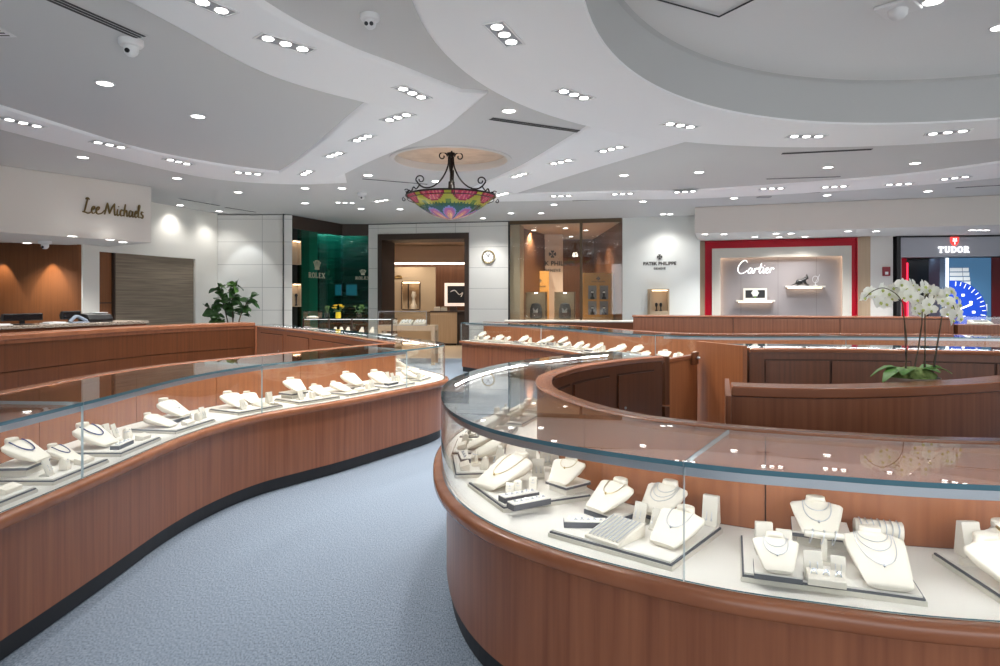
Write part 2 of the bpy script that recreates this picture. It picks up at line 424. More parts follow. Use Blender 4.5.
# panelled wall with doorway and clock
DA, DB = Vector((-3.38, 16.70)), Vector((.20, 16.05)); dL = (DB - DA).length
dd = (DB - DA) / dL; dang = math.atan2(dd.y, dd.x)
d1, d2 = on_line(378, DA, DB), on_line(469, DA, DB)
zdoor = pz(233.3, 16.4)
P = lambda t: (DA + dd * t)
wall('wall_doorway', DA, P(d1), 0, ZC - .02, .3, 'tile'); wall('wall_doorway.001', P(d2), DB, 0, ZC - .02, .3, 'tile')
wall('wall_doorway.002', P(d1), P(d2), zdoor, ZC - .02, .3, 'tile')
gp = MB(); gp.box(0, dL, -.01, .3, ZC - .02, ZC); struct(gp.build('trim_11', 'slot', None, (DA.x, DA.y, 0), dang))
gp = MB(); gp.box(dL, dL + .03, -.01, .3, 0, ZC); struct(gp.build('trim_12', 'slot', None, (DA.x, DA.y, 0), dang))
fr = MB(); w = d2 - d1
fr.box(0, .11, -.03, .95, 0, zdoor); fr.box(w - .11, w, -.03, .95, 0, zdoor); fr.box(.11, w - .11, -.03, .95, zdoor - .15, zdoor)
struct(fr.build('door_2', 'bronzeframe', None, (P(d1).x, P(d1).y, 0), dang))

# shop front glass to the right of the clock
PA, PB = Vector((.24, 16.05)), Vector((2.89, 15.42)); pang = math.atan2((PB - PA).y, (PB - PA).x); pL = (PB - PA).length
mb = MB(); mb.box(0, pL, .02, .035, .0, 3.31); o = struct(mb.build('window_3', 'roomglass', None, (PA.x, PA.y, 0), pang))
mb = MB(); mb.box(0, pL, -.02, .08, 3.31, ZC); tm = on_line(581, PA, PB); mb.box(tm - .03, tm + .03, -.01, .07, 0, 3.31)
mb.build('window_frame', plain('bronze head rail', (.12, .085, .05), .4, .6), o)
tp = on_line(520, PA, PB)
wall('wall_cream_pier', PA + Vector((0, .12)), PA + (PB - PA) / pL * tp + Vector((0, .12)), 0, 3.35, .5, 'beige')

# pale plaster wall with grey lettering
QA, QB = Vector((2.90, 15.40)), Vector((4.62, 15.02))
wall('wall_plaster', QA, QB, 0, ZC, .2, 'wallgrey')
wall('wall_plaster.001', (2.905, 15.45), (2.905, 20.2), 0, ZC, .12, 'walnut', False)
# long soffit on the right
sf = MB(); sf.prism([(4.08, 13.62), (9.23, 12.0), (12.9, 10.9), (12.9, 15), (8.2, 14.2), (4.70, 15.42)], 2.85, ZC)
struct(sf.build('wall_right_soffit', 'soffit', bevel=.01))
# wall line of the red display
KA, KB = Vector((4.62, 15.50)), Vector((8.60, 14.22)); kL = (KB - KA).length; kd = (KB - KA) / kL; kang = math.atan2(kd.y, kd.x)
K = lambda t: KA + kd * t
KT = lambda px: on_line(px, KA, KB)
for k, (a, b, m) in enumerate(((695, 705, 'tan'), (857.5, 870.5, 'tan'), (870.5, 893, 'soffit'))):
    wall('wall_pilaster' + ('.%03d' % k if k else ''), K(KT(a)), K(KT(b)), 0, 2.86, .2, m)
# ---------------------------------------------------------------- lettering
def font_letters(name, text, h, m, parent=None, depth=.012, shear=0., space=1., off=0.):
    cu = bpy.data.curves.new(name, 'FONT'); cu.body = text; cu.size = h / .72; cu.extrude = depth / 2; cu.align_x = 'CENTER'
    cu.shear = shear; cu.space_character = space; cu.offset = off
    t = bpy.data.objects.new(name, cu); COL.objects.link(t)
    bpy.context.view_layer.update()
    me = bpy.data.meshes.new_from_object(t.evaluated_get(bpy.context.evaluated_depsgraph_get()))
    bpy.data.objects.remove(t); bpy.data.curves.remove(cu)
    me.transform(Matrix.Rotation(PI / 2, 4, 'X'))
    me.materials.clear(); me.materials.append(M[m])
    o = bpy.data.objects.new(name, me); COL.objects.link(o)
    if parent is not None: o.parent = parent
    return o

SER = {  # heavy serif capitals: (stroke points, width)
 'T': [([(.42, 0), (.42, 1)], .2), ([(0, .95), (.84, .95)], .1), ([(.04, .95), (.04, .72)], .08), ([(.8, .95), (.8, .72)], .08), ([(.25, .03), (.6, .03)], .07)],
 'U': [([(.16, 1), (.16, .35), (.22, .12), (.42, .04), (.62, .12), (.7, .35), (.7, 1)], .14), ([(0, .97), (.34, .97)], .07), ([(.55, .97), (.85, .97)], .07)],
 'D': [([(.17, 0), (.17, 1)], .2), ([(.05, .96), (.45, .96), (.72, .8), (.8, .5), (.72, .2), (.45, .04), (.05, .04)], .12)],
 'O': [([(.42, .97), (.16, .82), (.08, .5), (.16, .18), (.42, .03), (.68, .18), (.78, .5), (.68, .82), (.42, .97)], .15)],
 'R': [([(.17, 0), (.17, 1)], .19), ([(.05, .96), (.5, .96), (.68, .85), (.68, .65), (.5, .52), (.2, .5)], .12), ([(.42, .5), (.7, .06), (.85, .04)], .16), ([(.02, .03), (.36, .03)], .07)],
 'L': [([(.17, 0), (.17, 1)], .17), ([(.03, .97), (.34, .97)], .07), ([(.03, .04), (.68, .04), (.7, .26)], .09)],
 'E': [([(.17, 0), (.17, 1)], .17), ([(.03, .96), (.66, .96), (.68, .78)], .09), ([(.17, .52), (.52, .52)], .09), ([(.03, .04), (.7, .04), (.72, .25)], .09)],
 'X': [([(.08, .97), (.76, .03)], .17), ([(.76, .97), (.08, .03)], .09), ([(0, .97), (.26, .97)], .07), ([(.6, .97), (.85, .97)], .07), ([(0, .03), (.24, .03)], .07), ([(.58, .03), (.85, .03)], .07)],
}
def ribbon(mb, pts, w, y0, y1, mi=0):
    """flat upright stroke of width w through plan points (x, z)"""
    for a, b in zip(pts, pts[1:]):
        d = Vector((b[0] - a[0], b[1] - a[1])); 
        if d.length < 1e-6: continue
        d.normalize(); n = Vector((-d.y, d.x)) * w / 2; e = d * w * .12
        q = [(a[0] - e.x + n.x, a[1] - e.y + n.y), (b[0] + e.x + n.x, b[1] + e.y + n.y), (b[0] + e.x - n.x, b[1] + e.y - n.y), (a[0] - e.x - n.x, a[1] - e.y - n.y)]
        mb.yprism(q, y0, y1, mi)
def serif(mb, text, cx, z, h, adv=.98, dep=.02, mi=0):
    x = cx - len(text) * adv * h / 2
    for ch in text:
        for pts, w in SER[ch]: ribbon(mb, [(x + p[0] * h, z + p[1] * h) for p in pts], w * h, -dep, 0, mi)
        x += adv * h
def script(mb, strokes, x0, z0, k, r, dep=1.):
    for st in strokes:
        c = catmull([(x, 0, z) for x, z in st], 6); n = len(c)
        mb.tube([(x0 + p.x * k, 0, z0 + p.z * k) for p in c], [r * (.62 + .5 * math.sin(PI * (.12 + .8 * i / max(1, n - 1)))) for i in range(n)], 6)

CART = [[(1.9, 2.1), (1.65, 2.5), (1.1, 2.4), (.4, 1.6), (.15, .7), (.5, .02), (1.2, .08), (1.9, .6)],
 [(2.75, .9), (2.4, 1.0), (2.08, .6), (2.1, .06), (2.5, .15), (2.8, .95), (2.7, .2), (2.95, .05), (3.15, .5)],
 [(3.15, .5), (3.32, .95), (3.2, .5), (3.1, .03)], [(3.15, .4), (3.5, .92), (3.78, .9), (3.8, .75)],
 [(4.45, 1.9), (4.2, 1.0), (4.05, .3), (4.2, .02), (4.5, .25)], [(3.95, 1.08), (4.75, 1.14)],
 [(4.85, .95), (4.68, .25), (4.82, .03), (5.1, .3)], [(5.0, 1.42), (5.03, 1.5)],
 [(5.2, .42), (5.6, .7), (5.58, 1.0), (5.3, .82), (5.18, .3), (5.42, .02), (5.85, .35)],
 [(5.95, .5), (6.1, .95), (6.0, .5), (5.9, .03)], [(5.95, .4), (6.3, .92), (6.6, .9), (6.62, .72)]]
LEEM = [[(.95, 2.35), (.75, 1.6), (.5, .5), (.35, .05)], [(.6, 2.2), (.9, 2.42), (1.2, 2.2)], [(.1, .12), (.5, .08), (1.0, -.05), (1.5, .25)],
 [(1.5, .5), (1.9, .8), (1.95, 1.1), (1.65, 1.0), (1.5, .4), (1.7, 0), (2.2, .3)], [(2.2, .5), (2.6, .8), (2.65, 1.1), (2.35, 1.0), (2.2, .4), (2.4, 0), (3.0, .15), (3.5, .7)],
 [(3.5, .0), (3.75, 1.1), (3.95, 2.0)], [(3.95, 2.0), (4.15, .9), (4.25, .2)], [(4.25, .2), (4.7, 1.3), (5.1, 2.0)], [(5.1, 2.0), (5.05, 1.0), (5.1, .1), (5.35, .2)],
 [(5.6, 1.1), (5.5, .4), (5.6, .03), (5.85, .25)], [(5.72, 1.5), (5.76, 1.6)], [(6.5, .95), (6.2, 1.05), (6.0, .6), (6.1, .05), (6.45, .15)],
 [(6.85, 2.1), (6.7, 1.1), (6.6, 0)], [(6.65, .5), (7.0, 1.05), (7.1, .6), (7.1, .05), (7.3, .2)],
 [(8.0, .95), (7.65, 1.05), (7.45, .5), (7.55, .03), (7.95, .4), (8.05, 1.0), (8.0, .2), (8.15, .03), (8.35, .3)],
 [(8.4, .5), (8.75, .8), (8.75, 1.1), (8.5, .9), (8.4, .35), (8.55, 0), (8.9, .3)], [(8.9, .4), (9.25, 1.9), (9.1, 2.1), (9.0, 1.0), (9.05, .1), (9.3, .15)],
 [(9.85, 1.0), (9.6, 1.05), (9.5, .75), (9.8, .4), (9.7, .02), (9.35, .1)]]

# dull gold name on the soffit
d = (B - A).normalized(); a1, b1 = on_line(81, A, B), on_line(143.5, A, B); Lw = b1 - a1
mb = MB(); k = Lw / 10.0
script(mb, LEEM, 0, 0, k, .0125)
p = A + d * a1 - dn * .022
o = mb.build('wall_sign', 'bronze', None, (p.x, p.y, pz(215.5, (A + d * (a1 + b1) / 2).y) ), math.atan2(d.y, d.x), smooth=60)
tag(o, 'dull gold handwritten style lettering on the pale soffit over reception', 'sign')

# crown and name on the green glass, a second one on the other pane
def crown_sign(parent_loc, ang, label, k=1., cut=False):
    mb = MB(); serif(mb, 'ROLEX', 0, 0, .15 * k, 1.0, .012)
    z0 = .26 * k
    ribbon(mb, [(-.09 * k, z0), (.09 * k, z0)], .05 * k, -.012, 0)
    for i in range(5):
        a = (i - 2) * .34; x1, z1 = math.sin(a) * .22 * k, z0 + math.cos(a) * .23 * k
        ribbon(mb, [((i - 2) * .035 * k, z0 + .02 * k), (x1, z1)], .022 * k, -.012, 0)
        mb.lathe([(.001, -.02), (.02 * k, -.01), (.024 * k, 0), (.02 * k, .014), (.001, .02)], 8, (x1, -.006, z1))
    o = mb.build('glass_sign', 'palegold', None, parent_loc, ang)
    return tag(o, label, 'sign')
gL = (GB - GA).length; gd = (GB - GA) / gL; ga = math.atan2(gd.y, gd.x)
t = on_line(316.5, GA, GB); p = GA + gd * t; nrm = Vector((gd.y, -gd.x))
q = p + nrm * .012
crown_sign((q.x, q.y, pz(278, q.y)), ga, 'gold crown and capital letters on the long green glass pane', .85)
gd2 = (GC - GB).normalized(); t = on_line(363, GB, GC); p = GB + gd2 * t; nrm = Vector((gd2.y, -gd2.x)); q = p + nrm * .012
crown_sign((q.x, q.y, pz(279.5, q.y)), math.atan2(gd2.y, gd2.x), 'gold crown and letters on the short green pane beside the doorway', .5)
# two lit display columns behind the green glass
for nme, py0, py1, lab in (('wall_mounted_box', 240, 263, 'upper lit beige display box at the end of the green glass'), ('wall_mounted_box', 284, 306, 'lower lit beige display box at the end of the green glass')):
    Dg = 14.62; x0, x1 = (290.5 - 500) * Dg / F, (298.5 - 500) * Dg / F; z0, z1 = pz(py1, Dg), pz(py0, Dg)
    gdn = Vector((gd.y, -gd.x)); q = GA + gd * .02 + gdn * .0
    t = thing(nme, lab, 'display box', (q.x, q.y, z0), ga)
    wb, hb_ = .25, z1 - z0
    mb = MB(); mb.box(0, wb, .0, .02, 0, hb_); mb.box(0, wb, -.10, -.001, -.02, 0); mb.box(0, wb, -.10, -.001, hb_, hb_ + .02); mb.box(wb - .015, wb, -.10, -.001, 0.001, hb_ - .001)
    mb.build('box', 'beige', t)
    mb = MB(); mb.box(.02, wb - .03, -.09, -.06, hb_ - .012, hb_ - .001); mb.build('light_bar', 'ledwarm', t)
    if py0 > 270:
        mb = MB(); mb.lathe([(.03, 0.001), (.03, .02), (.015, .04), (.02, .2), (.035, .24), (.02, .28)], 12, (wb * .55, -.05, 0)); mb.build('watch_stand', 'black', t, smooth=40)
# glowing blue pictures deep behind the green glass
for i, (xa, xb) in enumerate(((334.5, 342), (345.5, 357.5))):
    Dg = 17.7; mb = MB(); w = (xb - xa) * Dg / F; mb.box(0, w, 0, .03, 0, pz(284, Dg) - pz(296, Dg), 1); mb.box(.02, w - .02, -.004, 0, .02, pz(284, Dg) - pz(296, Dg) - .02, 0)
    o = mb.build('wall_mounted_screen', ['screenblue', 'black'], None, ((xa - 500) * Dg / F, Dg, pz(296, Dg)))
    tag(o, ['narrow glowing blue screen deep behind the green glass', 'wider glowing blue screen deep behind the green glass'][i], 'screen')

# clock
t = on_line(488.5, DA, DB); p = P(t); r = 6.6 * p.y / F
ck = thing('wall_clock', 'round white wall clock with gold rim beside the brown doorway', 'clock', (p.x, p.y - .005, pz(257, p.y)), dang)
rot = Matrix.Rotation(PI / 2, 4, 'X')
mb = MB(); mb.lathe([(r * .82, .0), (r, .0), (r * 1.02, .02), (r * .94, .045), (r * .84, .03)], 40, cap=False); mb.xform(rot); mb.build('rim', 'gold', ck, smooth=50)
mb = MB(); mb.lathe([(r * .9, .005), (r * .88, .02)], 40)
mb.xform(rot); dialmb = mb
for hn, a, l, w, y_ in (('hour_hand', R(20), .5, .016, .0245), ('minute_hand', R(-32), .74, .011, .028)):
    mb = MB(); ribbon(mb, [(0, 0), (math.sin(a) * r * l, math.cos(a) * r * l)], w, -y_ - .002, -y_); mb.build(hn, 'letters', ck)
mb = dialmb
for i in range(12):
    a = i * PI / 6; ribbon(mb, [(math.sin(a) * r * .74, math.cos(a) * r * .74), (math.sin(a) * r * .83, math.cos(a) * r * .83)], .014, -.024, -.018, 1)
o = mb.build('dial', ['white', 'letters'], ck)

# grey lettering with a flowered cross on the plaster wall
qd = (QB - QA).normalized(); qang = math.atan2(qd.y, qd.x)
def cross(mb, cx, z, k, y=-.012):
    for i in range(4):
        a = i * PI / 2
        pts = [(0, 0), (.35, .18), (.75, .5), (1, .22), (.86, 0), (1, -.22), (.75, -.5), (.35, -.18)]
        mb.yprism([(cx + (x * math.cos(a) - v * math.sin(a)) * k, z + (x * math.sin(a) + v * math.cos(a)) * k) for x, v in pts], y, 0)
def watch_name(loc, ang, h, label, name='wall_sign'):
    t = thing(name, label, 'sign', loc, ang)
    mb = MB(); cross(mb, 0, h * 2.5, h * .85); mb.build('emblem', 'letters', t)
    font_letters('lettering', 'PATEK PHILIPPE', h, 'letters', t, space=1.02, off=.004)
    o = font_letters('lettering', 'GENEVE', h * .62, 'letters', t, space=1.2, off=.003); o.location.z = -h * 1.35
    return t
t = on_line(659.5, QA, QB); p = QA + qd * t
wn = watch_name((p.x, p.y - .008, pz(265, p.y)), qang, .076, 'dark grey capital lettering under a flowered cross on pale plaster')
# little lit niche below
t0, t1 = on_line(647.5, QA, QB), on_line(669, QA, QB); p = QA + qd * t0; w = t1 - t0
nb = thing('wall_niche_box', 'small lit beige display box on the pale plaster wall', 'display box', (p.x, p.y - .003, pz(318, p.y)), qang)
hh = pz(289, p.y) - pz(318, p.y); mb = MB()
mb.box(.06, .09, -.22, 0, 0, hh); mb.box(w - .03, w, -.22, 0, 0, hh); mb.box(.09, w - .03, -.22, 0, hh - .03, hh); mb.box(.09, w - .03, -.02, 0, 0, hh - .03); mb.box(.09, w - .03, -.22, -.02, 0, .17)
mb.xprism([(-.22, 0), (0, 0), (0, hh)], .0, .06)
mb.build('box', 'beige', nb)
mb = MB(); mb.box(.11, w - .05, -.19, -.16, hh - .045, hh - .03); mb.build('light_bar', 'ledwarm', nb)
for x in (.2, .3):
    mb = MB(); mb.lathe([(.03, .17), (.03, .19), (.012, .2), (.014, .26), (.03, .29), (.034, .33), (.02, .36)], 10, (x, -.12, 0)); mb.build('watch_stand', 'black', nb, smooth=40)

# ---------------------------------------------------------------- red framed wall display
xa, xb = KT(705), KT(857.5); W_ = xb - xa; p = K(xa)
ZT = 2.845
wd = thing('wall_display', 'wide red framed wall display with a lit greige recess', 'display', (p.x, p.y, 0), kang)
pi, pj = KT(712) - xa, KT(850.5) - xa           # pale frame
ri, rj = KT(720.5) - xa, KT(841.5) - xa         # recess
zp, zr = pz(247.8, 15.0), pz(257.5, 15.0)
mb = MB(); mb.box(0, W_, .05, .12, 0, ZT); mb.box(0, .02, -.02, .05, 0, ZT); mb.box(W_ - .02, W_, -.02, .05, 0, ZT); mb.box(.02, W_ - .02, -.02, .05, ZT - .02, ZT)
mb.build('red_surround', 'red', wd)
mb = MB(); mb.box(pi, ri, -.12, -.085, 0, zp); mb.box(rj, pj, -.12, -.085, 0, zp); mb.box(ri, rj, -.12, -.085, zr, zp)
mb.box(pi, ri - .09, -.085, .05, 0, zp); mb.box(rj + .09, pj, -.085, .05, 0, zp); mb.box(ri - .09, rj + .09, -.085, .05, zr + .09, zp)
mb.build('pale_frame', 'framewhite', wd)
mb = MB(); mb.box(ri - .089, rj + .089, .0, .049, 0, zr + .089); mb.build('recess_back', 'greige', wd)
mb = MB(); mb.box(ri - .08, ri - .055, -.075, -.05, .9, zr + .05); mb.box(rj + .055, rj + .08, -.075, -.05, .9, zr + .05); mb.box(ri - .08, rj + .08, -.075, -.05, zr + .055, zr + .08)
mb.build('light_strip', 'ledwarm', wd)
shelves = []
for (sa, sb, py) in ((736, 774, 300), (785, 823.5, 286)):
    a_, b_ = KT(sa) - xa, KT(sb) - xa; z = pz(py, K(KT(sa)).y)
    mb = MB(); mb.box(a_, b_, -.26, 0, z - .035, z); s = mb.build('shelf', 'framewhite', wd)
    mb = MB(); mb.box(a_ + .05, b_ - .05, -.10, -.06, z - .05, z - .036); mb.build('light_strip', 'ledwarm', s)
    shelves.append((a_, b_, z))
mk = lambda x, y, z: (p.x + kd.x * x - kd.y * y, p.y + kd.y * x + kd.x * y, z)
# white script name
t0, t1 = KT(737) - xa, KT(773.5) - xa; k = (t1 - t0) / 6.6
mb = MB(); script(mb, CART, 0, 0, k, .0095)
o = mb.build('display_sign', 'whitesign', None, mk(t0, -.012, pz(273.5, 15.2)), kang, smooth=60)
tag(o, 'white script lettering in the lit recess of the red framed display', 'sign')
# framed picture on the lower shelf
a_, b_, z = shelves[0]; w = (KT(766.5) - KT(743)); x0 = KT(743) - xa; h = w * .53
pf = thing('framed_picture', 'small pale framed picture of one flower on the lower shelf', 'picture', mk(x0, -.14, z + .001), kang)
mb = MB(); f = .045; mb.box(0, f, -.015, .015, 0, h); mb.box(w - f, w, -.015, .015, 0, h); mb.box(f, w - f, -.015, .015, 0, f); mb.box(f, w - f, -.015, .015, h - f, h); mb.build('frame', 'framewhite', pf)
mb = MB(); mb.box(f, w - f, -.006, .012, f, h - f); mb.build('picture_ground', 'black', pf)
mb = MB()
ribbon(mb, [(w * .5, f), (w * .5, h * .45)], .03, -.009, -.006, 1)
for i in range(6):
    a = i * PI / 3; mb.yprism([(w * .5 + math.cos(a + b) * .055 * q + math.cos(a) * .035, h * .6 + math.sin(a + b) * .055 * q + math.sin(a) * .035) for b, q in ((0, 1), (1, .8), (2.1, .8), (3.1, 1), (4.2, .8), (5.2, .8))], -.010 - .0005 * i, -.006)
mb.build('painted_flower', ['petal', 'leaf2'], pf)
# crouching black panther figurine on the upper shelf
a_, b_, z = shelves[1]; x0 = KT(791) - xa
fg = MB(); L_ = KT(804) - KT(791)
prof = [(-.02, .02, .012), (.06, .05, .02), (.12, .075, .05), (.25, .09, .065), (.45, .085, .06), (.62, .10, .065), (.75, .13, .06), (.86, .165, .045), (.93, .19, .05), (1.0, .185, .042), (1.05, .17, .025)]
fg.loft([[(x * L_, math.cos(2 * PI * k / 10) * r * .75, zc + math.sin(2 * PI * k / 10) * r) for k in range(10)] for x, zc, r in prof])
for yy in (-.035, .035):
    fg.tube([(.72 * L_, yy, .10), (.85 * L_, yy, .04), (1.08 * L_, yy, .012)], [.035, .022, .014], 8)
    fg.tube([(.22 * L_, yy, .08), (.36 * L_, yy * 1.4, .04), (.2 * L_, yy * 1.4, .015), (.34 * L_, yy * 1.4, .012)], [.045, .03, .016, .012], 8)
    fg.lathe([(.014, 0), (.010, .02), (.001, .035)], 6, (.93 * L_, yy * .7, .225))
fg.tube([(.02 * L_, 0, .05), (-.1 * L_, 0, .03), (-.2 * L_, .03, .012), (-.28 * L_, .02, .03)], [.015, .012, .01, .008], 6)
o = fg.build('panther_figurine', 'black', None, mk(x0 + .06, -.14, z + .001), kang, smooth=70)
tag(o, 'black crouching big cat figurine on the upper lit shelf', 'figurine')
mb = MB(); mb.lathe([(.05, 0), (.05, .012), (.01, .02), (.01, .07)], 12); st = thing('bracelet_stand', 'slim silver bracelet stand beside the black cat figurine', 'jewellery stand', mk(KT(814.5) - xa, -.13, z + .001), kang)
mb.build('base', 'silver', st, smooth=40)
mb = MB(); mb.tube([(math.cos(a) * .06 * (1 + .0), 0, .14 + math.sin(a) * .075) for a in [2 * PI * i / 20 for i in range(20)]], .006, 6, 0, True); mb.build('hoop', 'silver', st)
mb = MB(); mb.tube([(.0, 0, .07), (.05, 0, .17), (.09, 0, .25)], .006); mb.build('arm', 'silver', st)
# fire alarm
p2 = K(KT(886)); fa = thing('fire_alarm', 'small dark red fire alarm plate on the beige pilaster', 'alarm', (p2.x, p2.y - .003, pz(276, p2.y)), kang)
mb = MB(); mb.box(-.075, .075, -.05, 0, 0, .2); mb.build('housing', plain('alarm red', (.28, .01, .02), .4), fa, bevel=.01)
mb = MB(); mb.box(-.03, .03, -.058, -.05, .03, .09); mb.build('lens', 'white', fa)

# ---------------------------------------------------------------- grey shop front with lit shield
TA, TB = Vector((8.70, 14.14)), Vector((11.0, 13.85)); tdv = (TB - TA).normalized(); tang = math.atan2(tdv.y, tdv.x)
TT = lambda px: on_line(px, TA, TB)
def tz(py): return pz(py, 14.1)
sh = thing('shop_front', 'grey shop front with dark windows and lit red shield', 'shop front', (TA.x, TA.y, 0), tang)
Lt = 2.7
mb = MB(); mb.box(-.07, 0, -.04, .3, 0, 2.845); mb.box(-.07, Lt, -.03, .3, 2.815, 2.845); mb.build('edge_trim', 'black', sh)
w0 = TT(901.5)
mb = MB(); mb.box(.001, Lt, 0, .3, tz(257), 2.814); mb.box(.001, w0, 0, .3, 0, tz(257)); mb.build('fascia', 'tudorgrey', sh)
mb = MB(); mb.box(w0, Lt, .9, .95, 0, tz(257)); mb.build('dark_back', 'black', sh)
mb = MB(); mb.box(w0, TT(913.5), .30, .89, 0, tz(257) - .01); mb.build('red_side_panel', 'red', sh)
mb = MB(); mb.box(TT(914), TT(914) + .03, .32, .36, 1.0, tz(262)); mb.build('light_strip', plain('red lit strip', (.8, .02, .05), .5, emit=2.2, ecol=(.9, .02, .06)), sh)
mb = MB(); mb.box(TT(941), TT(946.5), .05, .5, 0, tz(258)); mb.build('steel_panel', plain('blue grey steel', (.13, .19, .28), .35, .2), sh)
mb = MB(); mb.box(TT(947), TT(949.5), .03, .06, 0, tz(258)); mb.build('light_strip', plain('white lit strip', (1, 1, 1), .5, emit=.9, ecol=(.8, .9, 1)), sh)
mb = MB(); mb.box(TT(993), Lt, .03, .5, 0, tz(258)); mb.build('dark_red_panel', 'darkred', sh)
xe = TT(959); mb = MB(); serif(mb, 'TUDOR', 0, 0, .125, 1.02, .02)
o = mb.build('lettering', 'whitesign', sh, (TT(954), -.001, tz(252.8)))
mb = MB(); mb.yprism([(-.085, .2), (-.06, .215), (0, .2), (.06, .215), (.085, .2), (.08, .09), (.045, .03), (0, 0), (-.045, .03), (-.08, .09)], -.02, 0)
sd = mb.build('shield', 'redsign', sh, (TT(954.3), -.001, 2.615))
mb = MB()
for x in (-.03, 0, .03): ribbon(mb, [(x, .12), (x, .17)], .014, -.024, -.02)
ribbon(mb, [(-.045, .11), (.045, .11)], .014, -.024, -.02); ribbon(mb, [(0, .04), (0, .09)], .016, -.024, -.02)
mb.build('shield_mark', 'whitesign', sd)
# big watch poster, lit
x0, x1 = TT(950.5), TT(992.5); wp = x1 - x0; zb, zt_ = .9, tz(258)
po = thing('watch_poster', 'tall lit poster of a blue dialled steel watch', 'poster', (TA.x + tdv.x * x0 - tdv.y * .05, TA.y + tdv.y * x0 + tdv.x * .05, zb), tang)
hp = zt_ - zb
mb = MB(); mb.box(0, wp, 0, .05, 0, hp); mb.build('backing', 'screenblue', po)
steel = plain('pictured steel', (.55, .58, .6), .4, emit=.32, ecol=(.8, .86, .9)); dialb = plain('pictured blue dial', (.01, .05, .5), .4, emit=.24, ecol=(.01, .12, .75)); dk = plain('pictured dark lines', (.05, .08, .12), .5)
M.update(psteel=steel, pdial=dialb, pdark=dk)
mb = MB(); cx = .06; cz = tz(312) - zb; rr = (TT(985) - TT(950)) * .98
def disc(r, y0, y1, mi, seg=48, lo=-PI / 2, hi=PI / 2):
    pts = [(cx + 0, cz - r)] if False else []
    for i in range(seg + 1):
        a = lo + (hi - lo) * i / seg
        x, zz = cx + r * math.cos(a), cz + r * math.sin(a)
        pts.append((max(0.002, min(x, wp - .003)), max(.002, zz)))
    pts += [(0.002, max(.002, cz + r)), (.002, max(.002, cz - r))][::1]
    mb.yprism(pts, y0, y1, mi)
for i, py in enumerate((268, 272.5, 277, 281.5)):
    xr = TT(970 + i * .6) - x0; mb.box(.01, xr, -.004 - .0, 0, tz(py + 3.6) - zb, tz(py) - zb); mb.box(xr * .66, xr * .68, -.005, -.004, tz(py + 3.6) - zb, tz(py) - zb, 2)
mb.yprism([(.01, tz(286) - zb), (TT(971) - x0, tz(286) - zb), (TT(984) - x0, tz(300) - zb), (TT(986) - x0, tz(312) - zb), (.01, tz(312) - zb)], -.005, 0, 0)
mb.box(TT(985) - x0, TT(988.5) - x0, -.008, 0, tz(311) - zb, tz(304) - zb)
disc(rr, -.010, -.005, 1)
disc(rr * .99, -.0105, -.010, 0) if False else None
for i in range(16):
    a = PI / 2 - R(6) - i * R(9); l = .10 if i % 2 else .14
    ribbon(mb, [(cx + rr * .97 * math.cos(a), cz + rr * .97 * math.sin(a)), (cx + rr * (.97 - l) * math.cos(a), cz + rr * (.97 - l) * math.sin(a))], .012, -.013, -.010, 3)
mb.yprism([(.01, cz + rr * .74), (.09, cz + rr * .74), (.05, cz + rr * .55)], -.013, -.010, 3)
for a in (R(60), R(30), R(0), R(-30)): ribbon(mb, [(cx + rr * .62 * math.cos(a) - .025, cz + rr * .62 * math.sin(a)), (cx + rr * .62 * math.cos(a) + .025, cz + rr * .62 * math.sin(a))], .05, -.013, -.010, 3)
ribbon(mb, [(cx, cz), (cx + rr * .62 * math.cos(R(24)), cz + rr * .62 * math.sin(R(24)))], .035, -.014, -.010, 3)
mb.build('pictured_watch', ['psteel', 'pdial', 'pdark', 'whitesign'], po)
# white framed sign in the dark window
mb = MB(); x0, x1 = TT(919), TT(937); z0, z1 = tz(297), tz(285.5)
mb.box(0, x1 - x0, 0, .03, 0, z1 - z0); mb.box(.06, x1 - x0 - .06, -.006, 0, .05, z1 - z0 - .05, 1)
o = mb.build('framed_card', ['framewhite', 'darkred'], None, (TA.x + tdv.x * x0 - tdv.y * .7, TA.y + tdv.y * x0 + tdv.x * .7, z0), tang); tag(o, 'pale framed card standing in the dark shop window', 'card')
mb = MB(); mb.box(-.04, x1 - x0 + .04, -.08, .13, 0, z0 - .001); mb.build('display_counter', 'tudorgrey', None, (TA.x + tdv.x * x0 - tdv.y * .72, TA.y + tdv.y * x0 + tdv.x * .72, 0), tang)
tag(bpy.data.objects['display_counter'], 'grey counter under the framed card in the shop window', 'counter')

